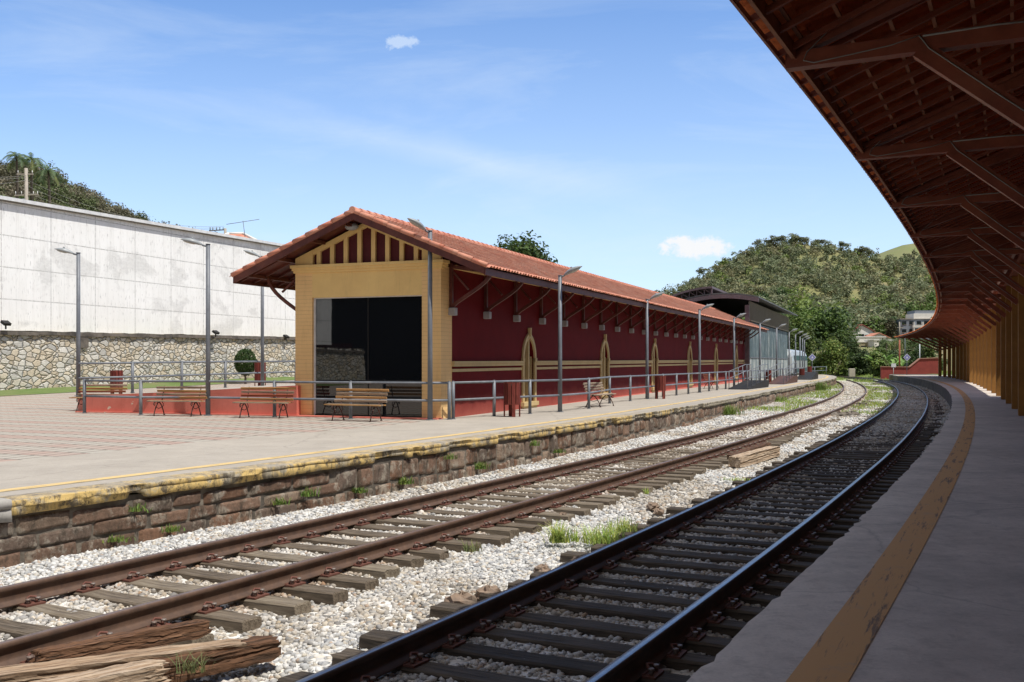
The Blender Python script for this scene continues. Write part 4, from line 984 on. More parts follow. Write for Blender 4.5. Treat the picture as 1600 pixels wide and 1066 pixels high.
b = MB(); [rafter(x, b) for x in np.arange(S0C+.2, .3, .5)]; b.build('rafters', mWoodC, root, world=True)
while s < S1C:
    if k < 98: b = MB(); rafter(s, b); b.build('rafter', mWoodC, root, world=True)
    else: rafter(s, rest)
    s += .5; k += 1
tag(rest.build('rafters', mWoodC, root, world=True), kind='stuff')
s = .3; k = 0; TR = []
s = 9.2-4.45*3
while s < S1C:
    w_ = oc(s); P_ = lambda o_, z_, ds=0: CR.pt(s+ds, o_, z_)
    b = MB(); b.beam(P_(-1.31, 4.195), P_(-5.35-w_, 4.195), .13, .145); b.build('tie_beam', mWoodC, root, world=True)
    b = MB(); b.beam(P_(-1.36, 4.29), P_(ORG-w_, ZRG-.15), .12, .13); b.beam(P_(-5.3-w_, ZRG-SL*1.65-.15), P_(ORG-w_, ZRG-.15), .12, .13); b.build('principal_rafter', mWoodC, root, world=True)
    b = MB(); b.beam(P_(-2.42, 4.15), P_(-3.58-w_, 3.18-w_*.2), .125, .15); b.build('brace', mWoodC, root, world=True)
    b = MB(); b.beam(P_(-4.88-w_, 4.15), P_(-3.72-w_, 3.18), .125, .15); b.build('brace', mWoodC, root, world=True)
    hd = CR.head(s); b = MB(); b.box(-.15, .15, -.15, .15, 0.0, 4.27, .012); 
    c = b.build('column', mColumn, root); c.location = WM[root.name].inverted() @ P_(ORG-w_-.08, 0); c.rotation_euler = (0, 0, hd)
    if 3 < s < 36:
        b = MB(); zz = 4.118
        pp = [P_(-1.95, 4.60-.0, -.06), P_(-1.70, 4.42, -.07), P_(-1.50, 4.24, -.075), P_(-1.47, 4.17, -.075), P_(-1.56, 4.14, -.075), P_(-1.9, 4.17, -.075), P_(-2.2, 4.20, -.075), P_(-2.42, 4.25, -.075)]
        b.tube(pp, .005, 5); b.tube([P_(-2.42, 4.25, -.075), P_(-2.5, 4.13, -.08), P_(-3.0, 3.70, -.075), P_(-3.5, 3.28, -.07)], .006, 5)
        b.tube([P_(-2.45, 4.24, -.077), P_(-3.0, 4.25, -.077), P_(-3.6, 4.23, -.077)], .009, 5); b.build('cable', mCable, root, world=True)
    s += 4.45
# station building behind the columns
def wallrun(root, name, s0, s1, o_, z0, z1, mat, th=.3):
    sv = np.arange(s0, s1+.01, 1.); V = []; 
    for s in sv: V += [tuple(CR.pt(s, o_-oc(s), z0)), tuple(CR.pt(s, o_-oc(s), z1)), tuple(CR.pt(s, o_-th-oc(s), z1)), tuple(CR.pt(s, o_-th-oc(s), z0))]
    n = len(sv); F = [(i*4+k, i*4+(k+1) % 4, i*4+4+(k+1) % 4, i*4+4+k) for i in range(n-1) for k in range(4)]+[(3, 2, 1, 0), tuple(range(n*4-4, n*4))]
    return npmesh(name, V, F, mat, root, world=True)
for (a_, b_), lb in (((-8, 48), 'ochre station building wall behind the near canopy columns'), ((81, 118), 'ochre station building wall behind the far canopy columns')):
    root = thing('station_annex', lb, 'building', tuple(CR.pt(max(a_, 0), -5.7, 0)))
    wallrun(root, 'wall', a_, b_, -5.62, -.3, 5.4, mAnnex); wallrun(root, 'roof', a_, b_, -5.5, 5.4, 5.55, mTileC, 4.5); wallrun(root, 'rear_wall', a_, b_, -9.6, -.3, 5.4, mColumn)
    s = a_+6
    while s < b_-2:
        b = MB(); b.beam(CR.pt(s, -5.60-oc(s), 0.02), CR.pt(s, -5.60-oc(s), 2.4), .05, 1.2, CR.pt(s+1, 0, 0)-CR.pt(s, 0, 0)); b.build('door', mMaroon, root, world=True); s += 5

# ------------------------------------------------------------------ railings
def railing(name, label, pts, posts, H=1.0, r=.032, pr=.048, mid=.49, skip=(), cat='railing', dark=None):
    """pts: base points of the line; posts: base points that carry a post"""
    root = thing(name, label, cat, tuple(pts[0])); mt = dark or mSteelGrey
    for nm, h in (('top_rail', H-.035), ('middle_rail', H-mid)):
        b = MB(); b.tube([Vector(p)+Vector((0, 0, h)) for p in pts], r, 8); b.build(nm, mt, root, world=True)
    for p in posts:
        b = MB(); p = Vector(p); b.tube([p-Vector((0, 0, .03)), p+Vector((0, 0, H-.01))], pr, 10); b.tube([p+Vector((0, 0, H-.01)), p+Vector((0, 0, H+.012))], [pr, pr*.5], 10)
        b.tube([p, p+Vector((0, 0, .02))], pr*1.5, 10); b.build('post', mt, root, world=True)
    return root
g = ground
fr = [g(132, 646), g(220, 649), g(325, 649.5), g(429, 652), g(548, 655), g(672, 656.8), g(702, 656.2)]
railing('plaza_railing', 'grey two-bar pipe railing in front of the red ramp wall and glazed front', fr, [fr[0], fr[1], fr[3], fr[4], fr[6]])
side = [g(708, 655.6), g(772, 651), g(828, 647.2), g(875, 644.3), g(920, 639.2)]
ps = [CE.pt(s, o_, 0) for s, o_ in ((34.4, 3.05), (36.8, 2.98), (39.2, 2.93), (41.6, 2.92), (44, 2.90), (46.2, 2.85), (48.6, 2.80), (51., 2.84), (53.3, 2.87), (55.8, 2.86), (58.4, 2.84), (61, 2.76), (63.6, 2.66), (66.3, 2.6), (69, 2.62), (71.6, 2.68), (74.5, 2.74), (77.5, 2.8), (80.5, 2.88), (83.6, 2.96), (86.8, 3.0), (90, 3.02), (93.2, 3.05), (96.6, 3.1), (100, 3.2), (103.2, 3.2))]
railing('platform_railing', 'long grey two-bar pipe railing running along the left platform before the maroon wall', side+ps, side+ps)
e0, e1 = atd(1251, 104, 0), g(1291, 585)
railing('end_railing', 'thin grey railing closing the far end of the left platform', [e0, (e0+e1)/2, e1], [e0, (e0+e1)/2, e1])
up = [Vector((-13.45, 30.9, .50)), atd(207, 32.4, .52), atd(284, 34.6, .54), atd(352, 37.2, .56), atd(411, 40.2, .57), atd(462, 43.4, .58), atd(520, 48, .6)]
railing('terrace_railing', 'grey pipe railing on the raised terrace behind the red ramp wall', up, up[1:])

# ------------------------------------------------------------------ lamp posts
def lamp(loc, h, hd, label, group=None, headL=.62, tilt=20, r=.062):
    root = thing('lamp_post', label, 'lamp post', tuple(loc), 0, group)
    b = MB(); b.tube([(0, 0, -.03), (0, 0, h*.45), (0, 0, h)], [r*1.12, r, r*.92], 14); b.tube([(0, 0, h), (0, 0, h+.02)], r*1.1, 12); b.tube([(0, 0, 0), (0, 0, .02)], r*1.9, 12); b.build('pole', mSteelGrey, root)
    d = Vector((math.cos(hd), math.sin(hd), 0)); t = R(tilt); u = (d*math.cos(t)+Vector((0, 0, 1))*math.sin(t)).normalized()
    b = MB(); p0 = Vector((0, 0, h-.06)); p1 = p0+u*.16; b.tube([p0, p1], .026, 8); arm = b.build('arm', mSteelGrey, root)
    rot = Matrix((u, Vector((0, 0, 1)).cross(u).normalized(), u.cross(Vector((0, 0, 1)).cross(u).normalized()))).transposed().to_4x4()
    if (rot @ Vector((0, 0, 1))).z < 0: rot = rot @ Matrix.Rotation(math.pi, 4, 'X')
    b = MB(); nu, nv = 14, 10; V = []; F = []
    for i in range(nu+1):
        x = i/nu; wd_ = .135*math.sin(math.pi*min(1, x*.86+.12))**.7*(.55+.45*min(1, x*2)); hg = .105*math.sin(math.pi*min(1, x*.88+.10))**.8
        for k in range(nv):
            a = 2*math.pi*k/nv; V.append(p1+rot @ Vector((x*headL, wd_*math.cos(a), hg*math.sin(a)*(1 if math.sin(a) > 0 else .25))))
    F = [(i*nv+k, i*nv+(k+1) % nv, (i+1)*nv+(k+1) % nv, (i+1)*nv+k) for i in range(nu) for k in range(nv)]+[tuple(range(nv-1, -1, -1)), tuple(range(nu*nv, nu*nv+nv))]
    b.smo = True; b.add(V, F); b.smo = False; b.tube([p1+rot @ Vector((.3, 0, .09)), p1+rot @ Vector((.3, 0, .14))], .03, 8); hdn = b.build('lamp_head', mLampHead, root)
    b = MB(); b.ell(p1+rot @ Vector((headL*.58, 0, -.018)), (headL*.30, .098, .032), 14, 8, rot=rot.to_3x3()); b.build('lens', mLens, hdn)
    return root
lamp((-13.5, 31., .45), 4.45, R(192), 'grey lamp post at the far left corner of the ramp railing', headL=.55, tilt=14)
lamp(g(325, 649.5), 4.82, R(196), 'grey lamp post rising from the plaza railing before the red ramp wall', headL=.60, tilt=14)
lamp(g(672, 656.8), 4.90, R(218), 'tall grey lamp post at the right of the glazed yellow front', headL=.60, tilt=26)
lamp(atd(410, 39.5, .5), 5.2, R(200), 'grey lamp post half hidden behind the left eave of the gable roof')
PL = [(875, 29.95, 'first grey lamp post along the maroon wall, between two arched doors'), (1011, 40.9, 'second grey lamp post along the maroon wall, beside the third arched door'), (1093, 49.1, 'grey lamp post along the maroon wall before its last doors'),
      (1147, 58.3, 'grey lamp post in front of the far end of the maroon wall'), (1187.5, 65.5, 'first lamp post in front of the ribbed shed wall'), (1213.5, 74.1, 'second lamp post in front of the ribbed shed wall'),
      (1233, 84.6, 'lamp post just right of the shed wall before the railcar'), (1243, 91, 'lamp post beside the railcar, against the green trees'), (1250, 100, 'thin far lamp post against the trees, left of the last pair'), (1254, 107, 'far lamp post in the last pair at the platform end'), (1257, 114, 'farthest lamp post at the end of the left platform')]
for u, D, lb in PL: lamp(atd(u, D, 0), 4.08+.03*rnd.random(), R(-24)+rnd.uniform(-.06, .06), lb, 'lamp posts along the left platform', headL=.62, tilt=24)

# ------------------------------------------------------------------ benches
def bench(loc, hd, label, cols, group='slatted benches', W=1.62):
    root = thing('bench', label, 'bench', tuple(loc), hd, group)
    seat = [(-.36, .415), (-.245, .425), (-.13, .42)]; back = [(.02, .50), (.05, .595), (.08, .69), (.11, .785)]
    for i, (y, z) in enumerate(seat):
        b = MB(); w = W/2+rnd.uniform(-.02, .03); b.beam((-w, y, z), (w, y, z+rnd.uniform(-.006, .006)), .085, .028); b.build('seat_slat', cols[i % len(cols)], root)
    for i, (y, z) in enumerate(back):
        b = MB(); w = W/2-.02+rnd.uniform(-.03, .02); b.beam((-w, y, z), (w, y, z+rnd.uniform(-.008, .008)), .026, .062, (0, -.3, 1)); b.build('back_slat', cols[(i+1) % len(cols)], root)
    for x in (-W/2+.24, W/2-.24):
        b = MB(); A = lambda y, z: (x, y, z); r = .014
        b.tube([A(-.42, .0), A(-.38, .12), A(-.30, .26), A(-.22, .36), A(-.10, .40)], [.016, .015, .017, .018, .016], 6); b.tube([A(.12, .0), A(.06, .14), A(-.02, .28), A(-.12, .37), A(-.22, .40)], [.016, .015, .017, .018, .016], 6)
        b.tube([A(-.40, .39), A(-.1, .40), A(.0, .43), A(.05, .56), A(.10, .70), A(.135, .83)], .015, 6)
        b.tube([A(-.40, .40), A(-.43, .34), A(-.39, .29), A(-.35, .33), A(-.37, .37)], .011, 6); b.tube([A(-.02, .40), A(.06, .34), A(.07, .27), A(.02, .24), A(-.01, .28)], .011, 6)
        b.tube([A(-.30, .24), A(-.16, .20), A(-.0, .24)], .010, 6); b.tube([A(-.44, .0), A(-.38, .005)], .02, 6); b.tube([A(.08, .005), A(.15, .0)], .02, 6); b.build('iron_frame', mIron, root)
    return root
mRB = woodmat('red_brown_slat', (.24, .07, .04), (.32, .10, .055), (.30, .14, .09))
bench(g(151, 643, 0)+Vector((0, .35, 0)), R(-6), 'slatted bench farthest left, overlapping the left end of the red ramp wall', [mBenchO, mBench, mRB])
bench(g(278, 650, 0)+Vector((0, .2, 0)), R(-12), 'slatted bench second from the left, before the red ramp wall and its lamp post', [mBench, mBenchO])
bench(g(414, 653, 0)+Vector((0, .15, 0)), R(-12), 'slatted bench before the right end of the red ramp wall', [mBench, mBenchO, mRB])
bench(g(561, 658, 0)+Vector((0, .15, 0)), R(-24), 'slatted bench in front of the dark glazed yellow front', [mBenchO, mBench])
bench(g(931, 635.5, 0), R(62), 'weathered pale bench on the platform beside the second arched door', [mBench, mBench])
bench(g(1124, 607.5, 0)+Vector((-.6, 0, 0)), R(62), 'reddish bench behind the railing near the last arched door', [mRB, mRB])

# ------------------------------------------------------------------ litter bins
def bin_(loc, label, group='slatted litter bins', H=.96, r=.215):
    root = thing('litter_bin', label, 'litter bin', tuple(loc), rnd.uniform(0, 1), group); n = 12
    for k in range(n):
        a = 2*math.pi*k/n; b = MB(); c, s = math.cos(a), math.sin(a); z0 = 0.0 if k % 3 == 0 else .34
        b.beam((r*c, r*s, z0), (r*c, r*s, H-rnd.uniform(0, .015)), 2*math.pi*r/n*.86, .022, (c, s, 0)); b.build('slat', mBin, root)
    b = MB(); b.tube([(0, 0, .36), (0, 0, H-.06)], r-.03, 14); b.build('liner', mBlack, root)
    return root
bin_(g(800, 651.5), 'maroon slatted litter bin just left of the first arched door')
bin_(g(1031.5, 623.5), 'maroon slatted litter bin at the third arched door, by the second lamp post')
bin_(g(1200, 600), 'maroon slatted litter bin between the two black ramps'); 
bin_(atd(1253, 88, 0), 'maroon slatted litter bin before the last black ramp'); bin_(atd(1265, 101, .0), 'maroon slatted litter bin behind the last black ramp', H=1.1)
bin_(atd(182, 38.5, .10), 'maroon slatted litter bin before the rubble wall, left of the topiary bush', H=1.1, r=.22); bin_(atd(406.5, 46, .3), 'maroon slatted litter bin right of the topiary bush, behind a lamp post', H=1.2, r=.24)

# ------------------------------------------------------------------ boarding ramps with handrails
def bramp(p0, L, hd, H, W, label, rails=True):
    root = thing('boarding_ramp', label, 'ramp', tuple(p0), hd, 'portable boarding ramps'); L2 = L*.72
    b = MB(); b.prism([(0, 0.01), (L-.15, .01), (L, .12), (L, H), (L2, H), (0, .04)], lambda x, z: (x, -W/2, z), lambda x, z: (x, W/2, z)); b.build('deck', mBlack if 'nearest' in label or 'last' in label else mBrownSteel, root)
    for y in ((-W/2+.04, W/2-.04) if rails else ()):
        zf = lambda x: .04+(H-.04)*min(1, x/L2)
        for h in (.55, .95):
            b = MB(); b.tube([(.1, y, zf(.1)+h), (L2, y, H+h), (L-.1, y, H+h)], .022, 6); b.build('handrail', mSteelGrey, root)
        for k in range(6):
            x = .1+(L-.2)*k/5; b = MB(); b.tube([(x, y, zf(x)), (x, y, zf(x)+.97)], .022, 6); b.build('post', mSteelGrey, root)
    return root
def hdg(a, b_): d = b_-a; return math.atan2(d.y, d.x)
a1, a2 = g(1142, 608.5), Vector((15.6, 62.5, 0)); q0 = CE.pt(55.0, 2.05); q1 = CE.pt(63.0, 1.75)
bramp(q0, 6.3, hdg(q0, q1), .42, 1.1, 'black boarding ramp with handrails nearest to the camera')
q0 = CE.pt(69, 1.9); q1 = CE.pt(76, 1.9); bramp(q0, 8.0, hdg(q0, q1), .5, 1.1, 'brown boarding ramp with handrails before the shed')
q0 = CE.pt(88, 2.0); q1 = CE.pt(93, 1.9); bramp(q0, 6.0, hdg(q0, q1), .62, 1.3, 'last black boarding ramp by the far lamp posts', False)

# ------------------------------------------------------------------ red ramp wall and terrace
root = thing('ramp_wall', 'peeling red plaster ramp wall rising towards the glazed building', 'wall', (-12.8, 29.9, 0), math.atan2(27.65-29.9, -5.98+12.8))
L = math.hypot(6.82, 2.25); b = MB(); xs = np.linspace(0, L, 9); zt_ = np.interp(xs, [0, 3.4, L], [.50, .66, .86])
for i in range(8): b.prism([(xs[i], -.1), (xs[i+1], -.1), (xs[i+1], zt_[i+1]), (xs[i], zt_[i])], lambda x, z: (x, 0, z), lambda x, z: (x, .22, z))
b.build('wall', mRramp, root)
b = MB(); b.beam((-.12, .3, .19), (-1.35, 1.35, .19), .22, .58); b.beam((.0, .11, .20), (-.2, .33, .20), .22, .59); b.build('wall_end', mRramp, root)
b = MB(); b.box(-.3, L, -.10, -.0, -.05, .035); b.build('red_kerb', mRramp, root)
V = [(-12.6, 30.05, .44), (-6.2, 27.95, .80), (-6.9, 29.9, .72), atd(462, 43.4, .57), atd(520, 50, .6), atd(411, 40.2, .56), atd(352, 37.2, .55), atd(284, 34.6, .53), atd(207, 32.4, .50), (-13.6, 31.1, .42)]
o = npmesh('terrace', [tuple(v) for v in V], [(0, 1, 2, 8), (2, 3, 4), (2, 5, 3), (2, 6, 5), (2, 7, 6), (2, 8, 7), (0, 8, 9)], mConc); tag(o, kind='structure')

# ------------------------------------------------------------------ rubble wall, dry ledge, white cladding wall
S0 = Vector((-22.4, 43.5, 0)); S1 = Vector((-14.2, 65.5, 0)); hw = hdg(S0, S1)
root = thing('rubble_wall', 'rough pale rubble stone retaining wall below the white cladding', 'wall', tuple(S0), hw)
xs = np.arange(-48, 45, .35); zs = np.linspace(-.3, 2.72, 14); A, Z = np.meshgrid(xs, zs, indexing='ij')
Z2 = Z+np.where(Z > 2.5, A*.0115, 0)+(A > 0)*.0
dsp = (fbm(A*2.6, Z*3.2, 3, 21)-.5)*.16+(2.7-Z)*-.06
gridmesh('stonework', A, dsp+.0, Z2, mRubble, root, smooth=False)
b = MB(); x = -48.
while x < 44: w = rnd.uniform(1.2, 2.4); z = 2.72+x*.0115; b.prism([(x, z+rnd.uniform(-.03, .02)), (x+w, z+rnd.uniform(-.03, .02)), (x+w, z+.17+rnd.uniform(-.02, .02)), (x, z+.17+rnd.uniform(-.02, .02))], lambda a, c: (a, -.14, c), lambda a, c: (a, .4, c)); x += w
b.build('coping', mConcWall, root)
for x, lb in ((-.9, ''), (4.6, '')):
    b = MB(); b.box(x, x+.5, -.12, .1, 2.2, 2.76); b.build('buttress_recess_box', mConcWall, root)  # left box is the buttress, right box stands in for a dark recess
b = MB(); 
o = strip_v = None
A, Nn = np.meshgrid(np.arange(-48, 45, .5), np.array([.3, .9, 1.8, 3.]), indexing='ij'); Z = 2.84+A*.0115+.12*fbm(A*1.5, Nn*2, 3, 2)
o = gridmesh('dry_grass_ledge', A, Nn, Z, mDryGrass, smooth=False); o.location = S0; o.rotation_euler = (0, 0, hw); tag(o, 'dry grass ledge between the rubble wall top and the white cladding', 'grass', kind='stuff')
A, Nn = np.meshgrid(np.arange(-48, 45, .5), np.array([-2.3, -1.6, -.9, -.3, .1]), indexing='ij'); ca, sa = math.cos(hw), math.sin(hw)
WX = S0.x+A*ca-Nn*sa; WY = S0.y+A*sa+Nn*ca; Z = platz(WX, WY)+.015+np.array([0, .05, .09, .14, .16])[None, :]*(.6+.6*fbm(A, Nn, 3, 4)); o = gridmesh('grass_verge', WX, WY, Z, mTurf, smooth=False); tag(o, kind='structure')
for i, (u, v, D) in enumerate(((9, 511, 43.5), (337, 524, 57), (447, 530, 64), (-60, 505, 41))):
    t = (u-800)/1556; p = Vector((t*D, D, zat(v, D)-.1)); root2 = thing('floodlight', ['small black floodlight on the rubble wall at the left edge', 'small black floodlight on the rubble wall behind the middle lamp post', 'small black floodlight on the rubble wall next to the yellow building', 'small black floodlight on the rubble wall outside left'][i], 'floodlight', tuple(p), hw)
    b = MB(); b.beam((0, 0, .0), (0, 0, .22), .05, .05, (1, 0, 0)); b.build('stem', mBlack, root2); b = MB(); b.beam((-.02, -.14, .2), (.0, .1, .34), .34, .12); b.build('lamp_body', mBlack, root2)
W0 = Vector((-23.1, 45, 0)); W1 = Vector((-14.8, 68, 0)); hw2 = hdg(W0, W1); Lw = (W1-W0).length
root = thing('white_wall', 'tall white panelled wall with worn grey patches above the rubble wall', 'wall', tuple(W0), hw2)
zt0 = lambda x: 8.84+.41*x/Lw; zb0 = 2.7
b = MB(); b.prism([(-46, zb0), (Lw+4, zb0), (Lw+4, zt0(Lw+4)), (-46, zt0(-46))], lambda x, z: (x, 0, z), lambda x, z: (x, .25, z)); b.build('cladding', mWhiteWall, root)
b = MB(); x = -46
b.prism([(-46.1, zt0(-46)), (Lw+4, zt0(Lw+4)), (Lw+4, zt0(Lw+4)+.16), (-46.1, zt0(-46)+.16)], lambda x, z: (x, -.22, z), lambda x, z: (x, .40, z)); b.build('cap', mWhiteTrim, root)
b = MB(); b.prism([(-46.1, zt0(-46)-.05), (Lw+4, zt0(Lw+4)-.05), (Lw+4, zt0(Lw+4)-.002), (-46.1, zt0(-46)-.002)], lambda x, z: (x, -.12, z), lambda x, z: (x, -.002, z)); b.build('cap_soffit', mLouver, root)

# ------------------------------------------------------------------ foliage tools
def leafquads(Cn, Nr, size, asp=.62, rg=rng):
    """rhombic leaf faces at centres Cn facing Nr"""
    n = len(Cn); Nr = Nr/np.maximum(np.linalg.norm(Nr, axis=1, keepdims=True), 1e-6)
    T = rg.normal(size=(n, 3)); T -= (T*Nr).sum(1, keepdims=True)*Nr; T /= np.linalg.norm(T, axis=1, keepdims=True)
    Bt = np.cross(Nr, T); s = size[:, None]
    V = np.stack([Cn-T*s, Cn-Bt*s*asp+Nr*s*.15, Cn+T*s, Cn+Bt*s*asp+Nr*s*.15], 1); return V.reshape(-1, 3)
def crown_pts(rg, c, rx, ry, rz, n, lobes=9, ls=.45, flat=.0):
    c = np.array(c, float)
    if lobes == 1:
        D = rg.normal(size=(n, 3)); D /= np.linalg.norm(D, axis=1, keepdims=True); P = D*rg.uniform(.82, 1.03, (n, 1))*np.array([rx, ry, rz]); return c+P, D*.9+rg.normal(size=(n, 3))*.4, np.zeros(n, int)
    L = rg.normal(size=(lobes, 3)); L /= np.linalg.norm(L, axis=1, keepdims=True); L *= rg.uniform(.35, .78, (lobes, 1)); L[:, 2] = np.maximum(L[:, 2], -.55)
    lr = rg.uniform(.7, 1.25, lobes)*ls
    k = rg.integers(0, lobes, n); D = rg.normal(size=(n, 3)); D /= np.linalg.norm(D, axis=1, keepdims=True); D[:, 2] = np.where(D[:, 2] < -.35, -D[:, 2], D[:, 2])
    rr = lr[k][:, None]*(rg.uniform(.45, 1.12, (n, 1)))
    P = (L[k]+D*rr)*np.array([rx, ry, rz]); Nn = D*.8+rg.normal(size=(n, 3))*.55+np.array([0, 0, .45]); return c+P, Nn, k
def foliage(name, V, cols, parent=None, world=True):
    n = len(V)//4; F = np.arange(n*4).reshape(n, 4); return npmesh(name, V, F, mLeaf, parent, col=np.repeat(cols, 4, 0), world=world and parent is not None)
def tree(loc, h, rx, label, base, group=None, n=1400, leaf=.16, trunk=.3, rzf=.5, seed=0, name='tree', ry=None, lobes=10, var=.35, cat='tree', lean=0):
    """loc base; h total height; crown fills (1-trunk) of the height"""
    rg = np.random.default_rng(seed+100); r = random.Random(seed); loc = Vector(loc); root = thing(name, label, cat, tuple(loc), 0, group)
    rz = h*(1-trunk)/2; cz = h-rz; P, Nn, k = crown_pts(rg, (lean, 0, cz), rx, ry or rx, rz, n, lobes, .48)
    b1 = np.array(base); lt = rg.uniform(1-var, 1+var, lobes)[k][:, None]*rg.uniform(.75, 1.25, (n, 1)); cols = b1*lt; cols[:, 0] *= rg.uniform(.85, 1.25, n)
    foliage('crown', leafquads(P, Nn, rg.uniform(.6, 1.3, n)*leaf, rg=rg), cols, root, world=False)
    b = MB(); tr = max(.06, h*.025); b.tube([(0, 0, -.3), (lean*.2, 0, h*trunk*.6), (lean*.6, 0, cz), (lean, 0, cz+rz*.5)], [tr*1.3, tr, tr*.6, tr*.2], 8)
    for i in range(5):
        a = r.uniform(0, 6.28); z0 = h*trunk*r.uniform(.6, 1.1); b.tube([(0, 0, z0), (rx*.35*math.cos(a), rx*.35*math.sin(a), z0+rz*.5), (rx*.65*math.cos(a), rx*.65*math.sin(a), z0+rz*1.0)], [tr*.5, tr*.35, tr*.12], 6)
    b.build('trunk', mBark, root); return root
def palm(loc, h, fr, label, seed=0, group=None, n=16, col=(.10, .14, .05)):
    rg = np.random.default_rng(seed); r = random.Random(seed); root = thing('palm_tree', label, 'palm tree', tuple(loc), 0, group)
    b = MB(); tr = h*.018+.05; b.tube([(0, 0, -.5), (.05*h*r.uniform(-.3, .3), 0, h*.5), (0, 0, h)], [tr*1.3, tr, tr*.8], 8); b.build('trunk', mBark, root)
    V = []; C_ = []
    for i in range(n):
        a = 2*math.pi*i/n+r.uniform(-.2, .2); el = r.uniform(-.1, 1.1); m = 14; p = np.array([0, 0, h]); d = np.array([math.cos(a)*math.cos(el), math.sin(a)*math.cos(el), math.sin(el)])
        for j in range(m):
            d = d+np.array([0, 0, -.16]); d /= np.linalg.norm(d); q = p+d*fr/m*1.15; sd = np.cross(d, [0, 0, 1]); sd /= max(1e-6, np.linalg.norm(sd)); w = fr*.16*math.sin(math.pi*(j+1)/(m+1))**.6
            for sg in (-1, 1):
                for u_ in (0, .5):
                    b0 = p+(q-p)*u_; tip = b0+sd*sg*w+d*w*.5+np.array([0, 0, -w*.55]); V += [b0, b0+(q-p)*.42, tip, tip-(q-p)*.1]
                    C_.append(np.array(col)*r.uniform(.7, 1.35)*(1 if el > .1 else np.array([1.5, 1.15, .8])))
            p = q
    foliage('fronds', np.array(V), np.array(C_), root, world=False); return root
def banana(loc, h, label, seed, group):
    r = random.Random(seed); root = thing('banana_plant', label, 'banana plant', tuple(loc), 0, group); b = MB(); b.tube([(0, 0, -.2), (0, 0, h*.45)], [.16, .10], 8); b.build('stem', mBark, root)
    V = []; C_ = []
    for i in range(9):
        a = r.uniform(0, 6.28); el = r.uniform(.75, 1.35); p = np.array([0, 0, h*.4]); d = np.array([math.cos(a)*math.cos(el), math.sin(a)*math.cos(el), math.sin(el)]); m = 9
        for j in range(m):
            d = d+np.array([math.cos(a)*.06, math.sin(a)*.06, -.11]); d /= np.linalg.norm(d); q = p+d*h*.075; sd = np.cross(d, [0, 0, 1]); sd /= max(1e-6, np.linalg.norm(sd))
            w = h*.075*math.sin(math.pi*(j+.6)/(m+.5)); c = np.array([.20, .32, .09])*r.uniform(.75, 1.5)
            for sg in (-1, 1): V += [p, q, q+sd*sg*w+np.array([0, 0, w*.25]), p+sd*sg*w*.9+np.array([0, 0, w*.25])]; C_.append(c)
            p = q
    foliage('leaves', np.array(V), np.array(C_), root, world=False)

# ------------------------------------------------------------------ far hill with its forest
hu = np.array([-400, 200, 560, 760, 900, 1010, 1060, 1090, 1130, 1165, 1200, 1240, 1290, 1340, 1380, 1420, 1470, 1560, 1700, 1900, 2200])
hv = np.array([560, 555, 540, 480, 465, 470, 458, 440, 414, 396, 385, 380, 386, 398, 408, 408, 402, 392, 388, 400, 450])
def smooth(t): t = np.clip(t, 0, 1); return t*t*(3-2*t)
def hillz(X, Y):
    u = 800+1556*X/np.maximum(Y, 1); vr = np.interp(u, hu, hv); D0, D1 = 255., 470.
    zr = 1.5+(566.36-vr)*D1/1556; t = (Y-D0)/(D1-D0); base = 5.0*smooth((Y-150)/80)
    z = base+(zr-base)*np.where(t < 1, np.clip(t, 0, 1)**1.15, 1-.45*smooth((Y-D1)/230)); z = np.where(Y < 150, -.9, z)
    return z+smooth(t*3)*(fbm(X*.018, Y*.018, 3, 31)-.5)*9*(1-np.exp(-((np.clip(t, 0, 2)-1)/.25)**2)*.85)-.9*(1-smooth((Y-150)/40))
ug = np.linspace(-500, 2500, 190); Dg = np.concatenate([np.linspace(146, 480, 70), np.linspace(490, 760, 16)])
U, D = np.meshgrid(ug, Dg); HX = (U-800)*D/1556; HY = D
o = gridmesh('hillside', HX, HY, hillz(HX, HY), mHill); tag(o, kind='structure')
# second, grassy hill behind to the right
ug = np.linspace(1250, 2300, 60); Dg = np.linspace(560, 900, 24); U, D = np.meshgrid(ug, Dg)
vr = np.interp(U, [1250, 1330, 1385, 1420, 1460, 1540, 1700, 2300], [440, 415, 393, 381, 384, 372, 360, 430]); HX = (U-800)*D/1556
Z = 1.5+(566.36-vr)*700/1556*smooth((D-500)/200)*(1-.35*smooth((D-720)/200)); o = gridmesh('grassy_hill', HX, D, Z, mHillG); tag(o, kind='structure')
rg = np.random.default_rng(3); V = []; C_ = []
def scatter_forest(n, Dr, ur, size, dens, palette, leaf, per, hf=hillz, zoff=0.):
    global V, C_
    D_ = np.sqrt(rg.uniform(Dr[0]**2, Dr[1]**2, n)); u_ = rg.uniform(ur[0], ur[1], n); X = (u_-800)*D_/1556; Z = hf(X, D_)
    for x, y, z in zip(X, D_, Z):
        dn = dens(x, y)
        if rg.random() > dn: continue
        t = (y-Dr[0])/(Dr[1]-Dr[0]); r_ = rg.uniform(*size)*(1-.35*t if hf is hillz else 1); hgt = r_*rg.uniform(.8, 1.25)
        c = np.array(palette(x, y, t)); m = int(per*(r_/size[1])**1.2)+14
        P, Nn, k = crown_pts(rg, (x, y, z+hgt*.55+zoff), r_, r_, hgt, m, 6, .5)
        V.append(leafquads(P, Nn, rg.uniform(.6, 1.3, m)*leaf, rg=rg)); C_.append(c*rg.uniform(.72, 1.3, (6, 1))[k]*rg.uniform(.75, 1.25, (m, 1)))
